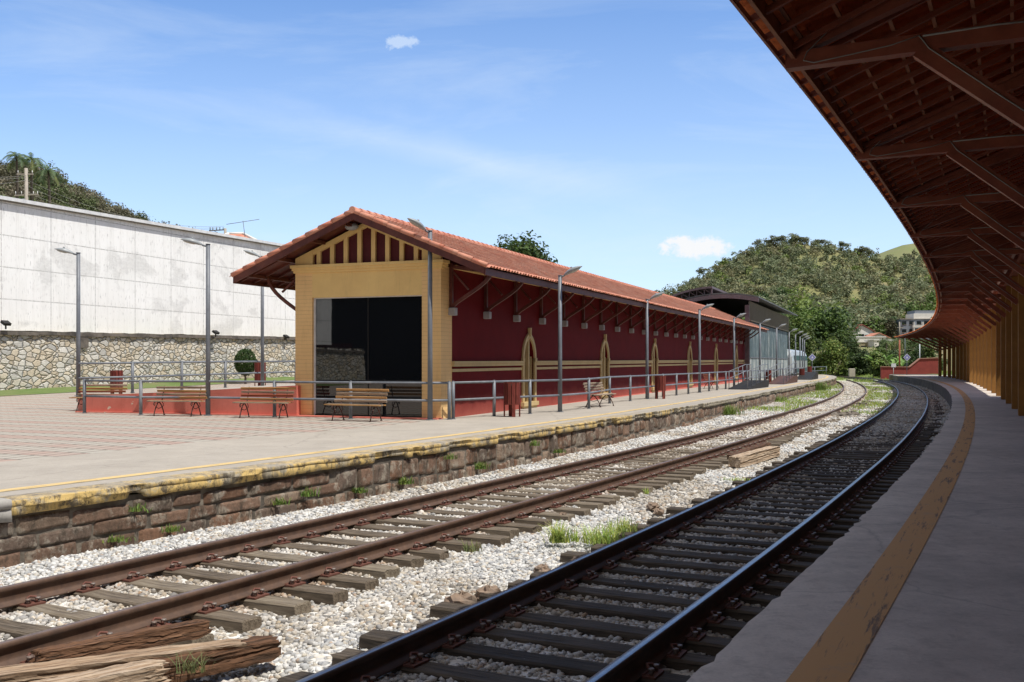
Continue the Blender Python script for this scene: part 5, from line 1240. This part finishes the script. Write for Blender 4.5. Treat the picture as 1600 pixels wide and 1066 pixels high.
def pal_far(x, y, t):
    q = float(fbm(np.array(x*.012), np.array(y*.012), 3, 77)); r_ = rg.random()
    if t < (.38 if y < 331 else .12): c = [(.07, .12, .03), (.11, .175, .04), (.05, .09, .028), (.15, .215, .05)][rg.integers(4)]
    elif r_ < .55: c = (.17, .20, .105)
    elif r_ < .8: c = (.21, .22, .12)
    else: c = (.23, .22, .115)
    if rg.random() < .06: c = (.18, .24, .06)
    return c
dnear = lambda x, y: 0. if (y < 264 and 1318 < 800+1556*x/y < 1455) or (y < 334 and 1400 < 800+1556*x/y < 1480) else 1.
dfar = lambda x, y: 1. if y < 320 else min(1, .12+1.1*float(fbm(np.array(x*.022), np.array(y*.022), 3, 55)))*(.95 if y < 380 else .72)
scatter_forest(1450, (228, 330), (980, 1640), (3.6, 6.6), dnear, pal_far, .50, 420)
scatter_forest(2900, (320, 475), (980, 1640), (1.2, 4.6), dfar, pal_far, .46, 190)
scatter_forest(300, (300, 470), (-100, 900), (3, 6), dfar, pal_far, 1.4, 50)
allV = np.concatenate(V); o = foliage('hillside_forest', allV, np.concatenate(C_)); tag(o, 'dense green forest covering the hillside beyond the station', 'forest', kind='stuff')
# trees standing out on the ridge
for i, (u, v, r_) in enumerate(((1184, 382, 3.4), (1209, 374, 3.8), (1222, 377, 3.0), (1242, 368, 3.0), (1257, 367, 3.2), (1281, 371, 3.6), (1318, 380, 3.0), (1344, 390, 3.2), (1357, 388, 3.6), (1100, 432, 3.2))):
    D = 462; X = (u-800)*D/1556; z = float(hillz(np.array(X), np.array(float(D)))); top = zat(v, D)
    lb = ['first small tree from the left on the ridge skyline', 'tall open tree on the ridge left of the summit', 'small tree just right of the tall open ridge tree', 'round tree standing free at the summit', 'second round tree at the summit, right of its neighbour', 'broad dark tree on the ridge right of the summit', 'thin pale tree on the ridge slope above the saddle', 'low tree left of the pair above the saddle', 'bushy tree nearest to the grassy hill', 'dark tree on the left shoulder of the hill'][i]
    tree((X, D, z), max(6., top-z), r_, lb, (.16, .185, .10), 'trees on the hill ridge', 700, .30, .34, seed=i+10, lobes=7)
    if i == 5: pass
tree(atd(1427, 640, 60+1.5), 13, 4., 'lone tree on the grassy hilltop', (.09, .10, .05), None, 300, .6, .2, seed=41)

# ------------------------------------------------------------------ valley: houses, trees, far wall and signs
def house(name, lab, cat, u0, u1, vt, vb, D, dep, wallm, roofm, rh=1.2, rot=0, wins=3, eave=.35, flat=False, floors=1, door=False):
    c = atd((u0+u1)/2, D, 0); w = (u1-u0)*D/1556/2; z0 = zat(vb, D); z1 = zat(vt, D); root = thing(name, lab, cat, (c.x, c.y, z0), R(rot))
    H = z1-z0; wh = H if flat else H-rh; b = MB(); b.box(-w, w, 0, dep, -3, wh)
    if not flat: b.prism([(-w, wh), (w, wh), (0, wh+rh-.06)], lambda x, z: (x, 0.001, z), lambda x, z: (x, dep-.001, z))
    b.build('wall', wallm, root)
    if not flat:
        b = MB(); k_ = rh/w*eave; b.prism([(-w-eave, wh-k_), (0, wh+rh), (w+eave, wh-k_), (w+eave, wh-k_+.2), (0, wh+rh+.22), (-w-eave, wh-k_+.2)], lambda x, z: (x, -eave, z), lambda x, z: (x, dep+eave, z)); b.build('roof', roofm, root)
    else:
        b = MB(); b.box(-w-.15, w+.15, -.15, dep, wh, wh+.18); b.build('roof', roofm, root)
    for f_ in range(floors):
        for i in range(wins):
            x = -w+2*w*(i+.5)/wins; zz = wh*(f_+.35)/floors; hh = min(1.2, wh/floors*.42); b = MB(); b.box(x-.55, x+.55, -.06, -.01, zz, zz+hh); o = b.build('window', mWinDark, root)
            b = MB(); b.box(x-.62, x+.62, -.09, -.02, zz-.09, zz-.02); b.build('sill', mConc, o)
    return root
h1 = house('gabled_house', 'white gabled house with dark red roof edge below the forest', 'house', 1326, 1368, 508, 532, 262, 9, mHouse, pm('dark_red_roof', (.20, .06, .045), (.28, .10, .07), 2, .8), 1.9, 8, 1)
b = MB(); b.box(.8, 3.4, -1.6, -.02, -.4, 1.5); b.build('porch', mTeal, h1)
house('tiled_house', 'low house with orange tiled roof right of the white gable', 'house', 1356, 1391, 521, 541, 245, 8, mHouse, mTile, 1.3, -6, 2)
house('low_house', 'long flat white building behind the banana plants', 'house', 1331, 1384, 527, 556, 232, 8, mHouse, mWhiteTrim, 1, 4, 0, flat=True)
house('side_house', 'ochre house with small flat roof left of the white wall', 'house', 1336, 1362, 535, 556, 224, 6, mHouse2, mHouse, 1, 6, 1, flat=True)
house('white_house', 'plain white house wall behind the palms', 'house', 1366, 1404, 532, 562, 220, 6, mHouse, mWhiteTrim, 1, 0, 0, flat=True)
house('cream_house', 'cream gabled house right of the palms, below the apartment block', 'house', 1408, 1444, 532, 556, 230, 8, mHouse2, mTile, 1.1, -4, 1)
house('pink_house', 'faded pink roofed house between the palms and the apartment block', 'house', 1388, 1424, 527, 548, 255, 7, mHouse, pm('pink_roof', (.45, .27, .20), (.36, .2, .15), 2, .8), 1.2, 3, 2)
wh_ = (524-499)*262/1556+.18
hb = house('apartment_block', 'blue grey apartment block high above the canopy tip', 'building', 1408, 1475, 499, 524, 262, 10, mBlockG, mConc, 1, -5, 6, flat=True, floors=2)
b = MB(); b.box(-2, 5.6, .8, 8, wh_, wh_+1.4); b.build('upper_floor', mHouse, hb); b = MB(); b.box(-1.6, 5.2, 1.2, 8, wh_+1.42, wh_+2.2); b.build('roof_tank', mBlockG, hb)
b = MB(); [b.box(x, x+.22, -1.3, -.2, .0, 3.4) for x in (-2.6, -.3)]; b.box(-2.8, 0, -1.35, -.2, 2., 2.6); b.build('balcony', mHouse, hb)
house('far_house', 'orange tiled roof among the trees right of the lamp posts', 'house', 1272, 1303, 516, 533, 250, 6, mHouse, mTile, 1.4, 3, 1)
gh = lambda D: zat(585, D)
# grassy bank beyond the tracks' end
X, Y = np.meshgrid(np.linspace(26, 74, 60), np.linspace(112, 168, 60)); cx, cy = CR(np.linspace(60, 168, 300)); 
dd = np.sqrt(((X[..., None]-cx)**2+(Y[..., None]-cy)**2).min(-1)); cx2, cy2 = CL(np.linspace(60, 124, 200)); dd = np.minimum(dd, np.sqrt(((X[..., None]-cx2)**2+(Y[..., None]-cy2)**2).min(-1)))
GZ = -.80+.75*smooth((dd-2.2)/6)*smooth((Y-113)/10)+.12*fbm(X*.6, Y*.6, 3, 9); 
o = gridmesh('grassy_bank', X, Y, GZ, mTurf, smooth=False); tag(o, kind='structure')
T = [  # u, v_top, v_base, D, half width px, colour, label
 (1297, 528, 592, 150, 38, (.14, .19, .045), 'bright yellow green tree left of the dark tree beyond the platform end'),
 (1325, 524, 590, 160, 30, (.045, .075, .02), 'dark green tree in the middle of the valley trees'),
 (1312, 514, 575, 176, 30, (.06, .10, .02), 'dark rounded tree top under the far orange roof'),
 (1346, 548, 589, 152, 16, (.05, .085, .03), 'dark shrub between the dark tree and the banana plants'),
 (1371, 553, 589, 138, 30, (.13, .19, .045), 'light green bush left of the low red wall'),
 (1258, 512, 588, 168, 26, (.10, .145, .035), 'green tree behind the farthest lamp posts'),
 (1232, 494, 588, 172, 22, (.09, .13, .035), 'tall green tree showing past the end of the shed'),
 (1216, 500, 588, 150, 16, (.10, .15, .035), 'green tree at the right edge of the shed'),
 (1395, 545, 588, 172, 22, (.055, .09, .025), 'dark leafy tree behind the banana plants'),
 (1432, 540, 588, 165, 20, (.05, .08, .022), 'dark tree behind the sign next to the canopy end'),
 (1416, 546, 588, 160, 18, (.07, .11, .03), 'mid green tree right of the orange pole'),
 (1450, 538, 588, 150, 14, (.09, .12, .035), 'olive tree beside the last canopy columns'),
 (1392, 500, 532, 246, 16, (.085, .085, .04), 'round olive tree between the gabled house and the apartment block'),
]
for i, (u, vt, vb, D, hwp, c, lb) in enumerate(T):
    z0 = zat(vb, D); z1 = zat(vt, D); tree((atd(u, D).x, D, z0), z1-z0, hwp*.72*D/1556, lb, c, 'valley trees', 4200 if hwp > 20 else 2400, .21, -.12, seed=i+60, lobes=16, var=.45)
for i, (u, v, D, h) in enumerate(((1366, 548, 138, 4.2), (1383, 545, 140, 4.6), (1398, 549, 137, 4.0), (1409, 552, 139, 3.6))):
    z0 = zat(588, D); banana((atd(u, D).x, D, z0), zat(v, D)-z0, ['banana plant left of the white sign', 'tallest banana plant, straight above the white sign', 'banana plant right of the white sign', 'small banana plant beside the orange pole'][i], i+5, 'banana plants')
for i, (u, v, D) in enumerate(((1385, 534, 185), (1399, 533, 188), (1441, 537, 180), (1410, 536, 186))):
    z0 = zat(575, D); palm((atd(u, D).x, D, z0), zat(v, D)-z0, 1.7, ['small palm left of the palm pair before the white house', 'second small palm before the white house', 'small palm near the canopy tip', 'small palm behind the orange pole'][i], i+3, 'small valley palms', n=13)
# dark red wall at the far end of the right platform
Dw = 127.; root = thing('far_red_wall', 'dark red wall stepping up behind the end of the right platform', 'wall', tuple(atd(1377, Dw, -.3)))
pl = [(1377, 573.5), (1421, 574), (1437, 561), (1470, 559.5)]
b = MB(); 
for (ua, va), (ub, vb) in zip(pl[:-1], pl[1:]):
    pa, pb = atd(ua, Dw), atd(ub, Dw); b.prism([(pa.x, -.6), (pb.x, -.6), (pb.x, zat(vb, Dw)), (pa.x, zat(va, Dw))], lambda x, z: (x, Dw, z), lambda x, z: (x, Dw+.3, z))
b.build('wall', mRfar, root, world=True)
b = MB()
for (ua, va), (ub, vb) in zip(pl[:-1], pl[1:]):
    b.beam((atd(ua, Dw).x, Dw+.12, zat(va, Dw)+.04), (atd(ub, Dw).x, Dw+.12, zat(vb, Dw)+.04), .45, .09)
b.build('cap', pm('pale_wall_cap', (.42, .22, .16)), root, world=True)
root = thing('far_platform_end', 'low concrete end of the right platform with a dark face', 'platform', tuple(atd(1388, 119, -.8)))
P4 = [atd(1389, 118.5), atd(1462, 116), atd(1464, 125), atd(1391, 126)]; V = [tuple(p+Vector((0, 0, z))) for z in (-.86, -.0) for p in P4]
npmesh('slab', V, [(3, 2, 1, 0), (4, 5, 6, 7), (0, 1, 5, 4), (1, 2, 6, 5), (2, 3, 7, 6), (3, 0, 4, 7)], mConcWall, root, world=True)  # slab all in one dark concrete material
def sign(u, v, D, label, kind):
    z = zat(v, D); x = atd(u, D).x; zb = -.3 if D > 110 else -.05; root = thing('track_sign', label, 'sign', (x, D, zb)); H = z-zb
    if kind == 'diamond':
        b = MB(); b.tube([(0, 0, 0), (0, .02, H+.3)], .035, 8); b.build('post', mSteelGrey, root); s = .46
        b = MB(); b.prism([(-s, H), (0, H-s), (s, H), (0, H+s)], lambda x, z: (x, -.05, z), lambda x, z: (x, -.035, z)); b.build('rim', mSignWhite, root); s = .37
        b = MB(); b.prism([(-s, H), (0, H-s), (s, H), (0, H+s)], lambda x, z: (x, -.058, z), lambda x, z: (x, -.051, z)); f_ = b.build('face', mSignBlue, root)
        b = MB(); b.prism([(-.13, H-.12), (.13, H-.12), (.0, H+.18)], lambda x, z: (x, -.064, z), lambda x, z: (x, -.059, z)); b.build('symbol', mSignWhite, f_)
    else:
        b = MB(); b.tube([(0, 0, 0), (0, 0, H+.2)], .035, 8); b.build('post', mSignWhite, root); b = MB(); b.box(-.27, .27, -.06, -.035, H-.22, H+.22); b.build('plate', mSignWhite, root)
sign(1269, 558.5, 118, 'blue diamond shaped track sign by the end of the left platform', 'diamond'); sign(1417, 558.5, 121, 'blue diamond shaped track sign before the dark red wall', 'diamond'); sign(1396, 571, 117, 'small white square sign on a thin post before the low red wall', 'sq')
root = thing('striped_pole', 'rust orange signal pole rising behind the low red wall', 'pole', tuple(atd(1405.5, 132, -.4))); b = MB(); b.tube([(0, 0, 0), (0, 0, zat(531, 132)+.4)], .11, 8); b.build('lower_shaft', mPoleRed, root)
b = MB(); b.tube([(0, 0, zat(531, 132)+.4), (0, 0, zat(503, 132)+.4)], .08, 8); b.beam((-.3, 0, zat(512, 132)+.4), (.5, 0, zat(512, 132)+.4), .06, .08); b.build('upper_shaft', mConc, root)
root = thing('thin_mast', 'thin grey mast left of the blue sign behind the red wall', 'mast', tuple(atd(1414, 134, -.4))); b = MB(); b.tube([(0, 0, 0), (0, 0, zat(520, 134)+.4)], .045, 6); b.build('shaft', mSteelGrey, root)
root = thing('thin_mast', 'pale slim mast near the canopy tip', 'mast', tuple(atd(1437, 150, -.4))); b = MB(); b.tube([(0, 0, 0), (0, 0, zat(538, 150)+.4)], .07, 6); b.build('shaft', mSignWhite, root)
root = thing('concrete_marker', 'small pale concrete marker in the grass under the dark tree', 'marker', tuple(atd(1331, 138, -.2))); b = MB(); b.box(-.4, .4, -.2, .2, -.3, zat(576, 138)+.2, .06); b.build('block', mConc, root)

# trees behind the long building
tree(atd(826, 78, 0), zat(372, 78), 2.9, 'big dark green tree rising behind the long tiled roof', (.055, .095, .022), None, 9500, .17, .36, seed=201, lobes=34, ry=3.2, lean=-.3, var=.5)
tree(atd(777, 80, 0), zat(376, 80), 1.5, 'left part of the tree group behind the tiled roof', (.07, .11, .028), None, 1400, .14, .6, seed=202, lobes=9)
tree(atd(868, 84, 0), zat(412, 84), 1.2, 'small dark tree right of the big tree behind the roof', (.05, .08, .022), None, 900, .14, .6, seed=203, lobes=8)
tree(atd(934, 110, 0), zat(428, 110), 1.3, 'thin grey green tree tip just above the tiled ridge', (.10, .12, .07), None, 500, .14, .6, seed=204, lobes=8)
tree(atd(1028, 190, 0), zat(455, 190), 2.0, 'small conifer tip left of the shed roof', (.04, .065, .03), None, 500, .25, .5, seed=205, lobes=8)

# ------------------------------------------------------------------ hill and things above the white wall
lu = np.array([-700, -300, -120, 0, 40, 80, 120, 160, 200, 228, 262, 300, 380, 520]); lv = np.array([190, 222, 262, 289, 294, 306, 328, 350, 368, 384, 396, 406, 420, 470])
def lhz(X, Y):
    u = 800+1556*X/np.maximum(Y, 1); vr = np.interp(u, lu, lv); D1 = 165.; zr = 1.5+(566.36-vr)*D1/1556
    return 6+(zr-6)*smooth((Y-85)/(D1-85))*(1-.3*smooth((Y-D1)/90))+(fbm(X*.06, Y*.06, 3, 13)-.5)*2.0
ug = np.linspace(-700, 520, 80); Dg = np.linspace(80, 250, 50); U, D = np.meshgrid(ug, Dg); HX = (U-800)*D/1556
o = gridmesh('left_hill', HX, D, lhz(HX, D), mHill); tag(o, kind='structure')
V = []; C_ = []
def pal_l(x, y, t):
    r_ = rg.random(); u = 800+1556*x/y
    if t < .45: return [(.10, .155, .04), (.13, .185, .05), (.08, .125, .035)][rg.integers(3)]
    return (.16, .15, .09) if r_ < .5 else ((.21, .185, .13) if r_ < .7 else (.12, .15, .06))
scatter_forest(850, (98, 168), (-60, 330), (1.1, 2.3), lambda x, y: .9, pal_l, .17, 520, hf=lhz)
scatter_forest(260, (98, 168), (-700, -60), (2.0, 3.2), lambda x, y: .85, pal_l, .6, 60, hf=lhz)
o = foliage('left_hill_scrub', np.concatenate(V), np.concatenate(C_)); tag(o, 'brown and green scrub on the hill above the white wall', 'scrub', kind='stuff')
for i, (u, v, D, fr_) in enumerate(((26, 246, 118, 1.9), (50, 249, 122, 2.1), (76, 268, 116, 2.0))):
    z1 = zat(v, D); z0 = z1-6.5; palm((atd(u, D).x, D, z0), z1-z0, fr_, ['palm farthest left on the hill above the white wall', 'palm directly above the utility pole', 'lower palm right of the utility pole'][i], i+20, 'hill palms', n=20, col=(.13, .19, .09))
D = 84.; root = thing('utility_pole', 'leaning grey concrete utility pole with cross arms above the white wall', 'utility pole', (atd(43, D).x, D, 8)); H = zat(263, D)-8; b = MB(); b.tube([(0, 0, 0), (-.12, 0, H)], [.20, .13], 10); b.build('pole', mConc, root)
b = MB(); b.beam((-1.1, 0, H-2.3), (.9, 0, H-2.2), .09, .11); b.beam((-.9, 0, H-.5), (.5, 0, H-.5), .08, .1); b.build('cross_arm', mConc, root)
b = MB(); [b.tube([(x, 0, H-2.25), (x, 0, H-1.95)], .03, 8) for x in (-1., -.5, .5, .85)]; [b.tube([(x, 0, H-.45), (x, 0, H-.2)], .03, 8) for x in (-.8, .4)]; b.build('insulator', mWhiteTrim, root)
b = MB(); b.tube([(-.28, -.1, H-3.3), (-.28, -.1, H-2.6)], .16, 10); b.build('transformer', mSteelGrey, root)
pa = Vector((atd(43, D).x, D, H+8-2.0)); D2 = 92.; root = thing('telephone_pole', 'dark cross arm of an electric pole behind the orange roof', 'utility pole', (atd(352, D2).x, D2, 6)); H2 = zat(357, D2)-6
b = MB(); b.tube([(0, 0, 0), (0, 0, H2)], [.16, .13], 8); b.build('pole', mConc, root)
b = MB(); b.beam((-1.5, 0, H2-.22), (.1, 0, H2-.12), .09, .10); b.beam((-1.0, 0, H2-.25), (-.1, 0, H2-.7), .05, .05); b.build('cross_arm', mSteelGrey, root)
for x in (-1.4, -1.15, -.8, -.5, -.2): b = MB(); b.tube([(x, 0, H2-.18), (x, 0, H2+.12)], [.05, .035], 8); b.build('insulator', mSteelGrey, root)
def wire(name, label, pts, sag, r=.012, group='overhead wires'):
    P_ = []
    for p, q in zip(pts[:-1], pts[1:]):
        for i in range(13): t = i/12; P_.append(Vector(p).lerp(Vector(q), t)-Vector((0, 0, sag*4*t*(1-t))))
    b = MB(); b.tube(P_, r, 5); o = b.build(name, mCable); tag(o, label, 'wire', group)
pb = Vector((atd(340, D2).x, D2, 6+H2))
for i, dz in enumerate((0, .5, 1.0)): wire('overhead_wire', ['lowest overhead wire running right from the utility pole', 'middle overhead wire running right from the utility pole', 'top overhead wire running right from the utility pole'][i], [pa+Vector((0, 0, dz)), pb+Vector((.3*i, 0, .1*i))], 1.2)
for i, (v0, v1) in enumerate(((268, 274), (271, 277), (285, 281))): wire('overhead_wire', ['upper overhead wire leaving the frame at the left', 'second overhead wire leaving the frame at the left', 'lowest overhead wire leaving the frame at the left'][i], [atd(-90, 78, zat(v0, 78)), atd(43, D, zat(v1, D))], .3)
# roofs and aerial behind the wall
Dh = 80.; root = thing('tiled_house', 'orange tiled hip roof peeping over the white wall', 'house', (atd(372, Dh).x, Dh, 6)); za = zat(364, Dh)-6; ze = zat(390, Dh)-6; hwid = 2.9
b = MB(); b.add([(-hwid, -2, ze), (hwid, -2, ze), (hwid, 4, ze), (-hwid, 4, ze), (-.9, .6, za), (.25, .6, za)], [(0, 1, 5, 4), (1, 2, 5), (2, 3, 4, 5), (3, 0, 4)]); b.build('roof', mTile, root); b = MB(); b.box(-hwid+.3, hwid-.3, -1.7, 3.7, -4, ze); b.build('wall', mHouse, root)
b = MB(); b.tube([(.25, .6, za+.02), (hwid, -2, ze+.02)], .11, 8); b.tube([(-.9, .6, za+.02), (.25, .6, za+.02)], .11, 8); b.tube([(-.9, .6, za+.02), (-hwid, -2, ze+.02)], .11, 8); b.build('ridge_cap', mHouse, root)
Dh = 100.; root = thing('tiled_house', 'long reddish roof strip between the orange hip roof and the yellow gable building', 'house', (atd(440, Dh).x, Dh, 4)); za = zat(382.5, Dh)-4; ze = za-1.3
b = MB(); b.add([(-2.2, -2, ze), (5, -2, ze), (5, 3, ze), (-2.2, 3, ze), (-1.9, .5, za), (4, .5, za)], [(0, 1, 5, 4), (1, 2, 5), (2, 3, 4, 5), (3, 0, 4)]); b.build('roof', mTileC, root); b = MB(); b.box(-2, 4.8, -1.8, 2.8, -4, ze); b.build('wall', mHouse, root)
Da = 79.; root = thing('tv_aerial', 'thin television aerial on a leaning mast above the orange roof', 'aerial', (atd(386, Da).x, Da-.3, zat(372, Da))); h_ = (372-346)*Da/1556
b = MB(); b.tube([(0, 0, -.6), (-.24, 0, h_)], .025, 6); b.build('mast', mSteelGrey, root); b = MB(); b.tube([(-1.55, .0, h_-.28), (-.24, 0, h_-.08), (1.05, 0, h_+.12)], .022, 6); b.build('boom', mSteelGrey, root)

# topiary bush before the rubble wall
p = atd(383.5, 55, .30); tree(p, zat(545, 55)-.30, .60, 'clipped round green bush on a short stem before the rubble wall', (.045, .095, .018), None, 4200, .05, .25, seed=300, name='topiary_bush', lobes=1, var=.2, cat='bush')
rgu = np.random.default_rng(77); Vu = []; Cu = []
for i in range(120):
    D_ = rgu.uniform(150, 196); u_ = rgu.uniform(1205, 1470); z_ = zat(588, 150); r_ = rgu.uniform(1.3, 2.4); P, Nn, k = crown_pts(rgu, (atd(u_, D_).x, D_, z_+r_*rgu.uniform(.4, 1.0)), r_*1.2, r_, r_*1.1, 420, 7, .5)
    Vu.append(leafquads(P, Nn, rgu.uniform(.6, 1.3, 420)*.22, rg=rgu)); Cu.append(np.array([(.07, .11, .03), (.10, .15, .035), (.055, .085, .025)][rgu.integers(3)])*rgu.uniform(.7, 1.3, (7, 1))[k])
for i in range(60):
    D_ = rgu.uniform(200, 256); u_ = rgu.uniform(1255, 1475); x_ = atd(u_, D_).x; z_ = float(hillz(np.array(x_), np.array(D_))); r_ = rgu.uniform(.9, 1.9); P, Nn, k = crown_pts(rgu, (x_, D_, z_+r_*.6), r_*1.3, r_, r_, 260, 6, .5)
    Vu.append(leafquads(P, Nn, rgu.uniform(.6, 1.3, 260)*.24, rg=rgu)); Cu.append(np.array([(.07, .11, .03), (.10, .15, .035), (.055, .085, .025)][rgu.integers(3)])*rgu.uniform(.7, 1.3, (6, 1))[k])
o = foliage('valley_undergrowth', np.concatenate(Vu), np.concatenate(Cu)); tag(o, 'mixed green undergrowth filling the valley beneath the trees and houses', 'undergrowth', kind='stuff')
# unseen dark block with roof and doors, added to darken the glass reflection
root = thing('added_reflection_block', 'unseen dark block added behind the viewer for the glazed front to mirror', 'building', (-58, -14, 0), R(-48))
b = MB(); b.box(-34, 34, -6, 6, -.5, 7.5); b.build('wall', mBlack, root); b = MB(); b.prism([(-7, 7.4), (7, 7.4), (0, 11)], lambda y, z: (-35, y, z), lambda y, z: (35, y, z)); b.build('roof', mShedRoof, root)
for x in range(-30, 31, 10):
    b = MB(); b.box(x-1.5, x+1.5, 6.002, 6.06, 0, 3.2); b.build('door', mMaroon, root)

# ------------------------------------------------------------------ grass tufts and weeds
def tuft(name, label, p, n, h, spread, seed, group=None, col=(.42, .52, .14), w=.0055, kind=None):
    rg2 = np.random.default_rng(seed); V = []; C_ = []; p = np.array(p)
    for i in range(n):
        a = rg2.uniform(0, 6.283); d = np.array([math.cos(a), math.sin(a), 0]); q = p+np.array([*(rg2.normal(size=2)*spread*np.array([1., .6])), 0]); hh = h*rg2.uniform(.45, 1.1); ln = rg2.uniform(.2, 1.3); sd = np.array([-d[1], d[0], 0])*w*rg2.uniform(.7, 1.4)
        pts = [q+d*ln*hh*t**2*.8+np.array([0, 0, hh*(t-.25*ln*t*t)]) for t in (0, .4, .75, 1.)]; c = np.array(col)*rg2.uniform(.6, 1.35)*np.array([rg2.uniform(.8, 1.25), 1, 1])
        for j in range(3):
            k0, k1 = (1, .85, .5, .12)[j], (1, .85, .5, .12)[j+1]; V += [pts[j]-sd*k0, pts[j]+sd*k0, pts[j+1]+sd*k1, pts[j+1]-sd*k1]; C_.append(c)
    V = np.array(V); F = np.arange(len(V)).reshape(-1, 4); o = npmesh(name, V-p, F, mGrass, col=np.repeat(np.array(C_), 4, 0)); o.location = p; tag(o, label, 'grass' if not kind else 'weeds', group, kind); return o
tf = 'grass tufts in the ballast'
tuft('grass_tuft', 'bright grass tuft farthest left in the gravel between the tracks', ground(872, 848, -.70), 170, .30, .055, 1, tf); tuft('grass_tuft', 'small sparse grass tuft between the two bigger ones', ground(899, 846, -.70), 45, .20, .04, 2, tf)
tuft('grass_tuft', 'widest bright grass tuft beside the shaded rail', ground(938, 848, -.70), 240, .25, .13, 3, tf); tuft('grass_tuft', 'thin upper part of the grass by the shaded rail', ground(972, 834, -.70), 150, .24, .10, 4, tf)
tuft('grass_tuft', 'faint dry weeds below the sleeper ends of the sunny track', ground(735, 862, -.70), 45, .16, .05, 5, tf, (.22, .24, .10)); tuft('grass_tuft', 'tiny weed among the white stones', ground(1010, 772, -.70), 22, .13, .02, 6, tf)
tuft('grass_tuft', 'low yellow green weed against the shaded rail', ground(1152, 751, -.70), 90, .08, .14, 7, tf); tuft('grass_tuft', 'dry weeds growing through the foreground timbers', ground(300, 1050, -.60), 50, .16, .05, 8, tf, (.20, .22, .09), .004)
lab = ['weed clump %s' % x for x in ('hanging from the platform wall near its broken coping', 'low on the platform wall', 'in a joint of the platform wall', 'at the foot of the platform wall')]
for i, (u, v, z, n_, h_) in enumerate(((214, 795, -.32, 40, .12), (178, 893, -.64, 60, .09), (262, 852, -.64, 90, .10), (430, 805, -.55, 70, .13), (478, 795, -.50, 70, .16), (700, 696, -.3, 50, .14), (748, 742, -.6, 90, .18), (832, 690, -.33, 60, .16), (1135, 655, -.6, 220, .5), (1215, 640, -.6, 160, .4), (1276, 618, -.55, 420, .8), (630, 752, -.6, 80, .15), (560, 770, -.6, 60, .12), (872, 708, -.6, 50, .12))):
    p = None
    for s in np.arange(4, 120, .1):     # spot on the wall line under that direction
        q = CE.pt(s, -.10, z)
        if 800+1556*q.x/q.y > u: p = q; break
    tuft('wall_weed', ['green weed clump highest on the stone wall near the left end', 'weed clump at the foot of the stone wall, farthest left', 'weed clump at the wall foot below the second stone course', 'weed clump against the stone wall below the yellow coping', 'tall narrow weed in a wall joint', 'weed clump under the coping in the middle of the wall', 'bushy weed low on the middle of the wall', 'weed high on the wall below the first arched door', 'bright grass clump at the wall foot before the bins', 'grass clump at the wall foot left of the biggest one', 'biggest bright grass clump at the far wall foot', 'low weeds at the wall foot left of centre', 'small weeds at the wall foot below the bench', 'small weeds at the wall foot right of centre'][i],
         p, n_, h_, .07 if i < 8 or i > 10 else (.28 if i < 10 else .40), 50+i, 'weeds along the platform wall', (.17, .25, .055), .008 if i < 8 else .012)
# patchy grass between the curving tracks and at their far end
rg = np.random.default_rng(9); n = 48000; s = rg.uniform(44, 120, n); o_ = rg.uniform(.9, 10.5, n); wL = np.interp(s, cl_s, cl_off)
X, Y = CR(s, o_); den = fbm(X*.33, Y*.33, 4, 17); keep = (den+.13*((s > 50) & (s < 96) & (o_ > 1.3) & (o_ < wL-.9)) > .47) & (np.abs(o_-wL) > .95) & (o_ < np.interp(s, ss, wid[:, 0])-2.0) | ((s > 112) & (o_ > 1.2) & (np.abs(o_-wL) > 1.0)); X, Y, s, o_ = X[keep], Y[keep], s[keep], o_[keep]
X2 = rg.uniform(26, 74, 16000); Y2 = rg.uniform(114, 150, 16000); 
d2 = np.sqrt(((X2[:, None]-cx[None, ::3])**2+(Y2[:, None]-cy[None, ::3])**2).min(1)); d3 = np.sqrt(((X2[:, None]-cx2[None, ::3])**2+(Y2[:, None]-cy2[None, ::3])**2).min(1)); k2 = (np.minimum(d2, d3) > 2.3) & ((X2 < 1556*0+ (1385-800)/1556*Y2) | (Y2 > 127)); X2, Y2 = X2[k2], Y2[k2]
bzq = bz(o_, o_-np.interp(s, cl_s, cl_off), X, Y); Z2 = -.80+.75*smooth((np.minimum(d2, d3)[k2]-2.2)/6)*smooth((Y2-113)/10)
X = np.concatenate([X, X2]); Y = np.concatenate([Y, Y2]); Z = np.concatenate([bzq, Z2]); n = len(X); a = rg.uniform(0, 6.28, n); h_ = np.where(Y > 112, rg.uniform(.15, .42, n), rg.uniform(.06, .17, n)); w = np.where(Y > 112, .03, .022)
dx, dy = np.cos(a)*w, np.sin(a)*w; lx, ly = rg.normal(size=n)*h_*.4, rg.normal(size=n)*h_*.4; P0 = np.stack([X-dx, Y-dy, Z-.02], -1); P1 = np.stack([X+dx, Y+dy, Z-.02], -1); P2 = np.stack([X+dx*.3+lx, Y+dy*.3+ly, Z+h_], -1); P3 = np.stack([X-dx*.3+lx, Y-dy*.3+ly, Z+h_], -1)
V = np.stack([P0, P1, P2, P3], 1).reshape(-1, 3); c = np.array([.32, .42, .10])*rg.uniform(.6, 1.35, (n, 1))*np.stack([rg.uniform(.8, 1.3, n), np.ones(n), np.ones(n)], -1)
o = npmesh('track_grass', V, np.arange(n*4).reshape(n, 4), mGrass, col=np.repeat(c, 4, 0)); tag(o, 'patchy bright grass between the curving tracks and beyond their end', 'grass', kind='stuff')
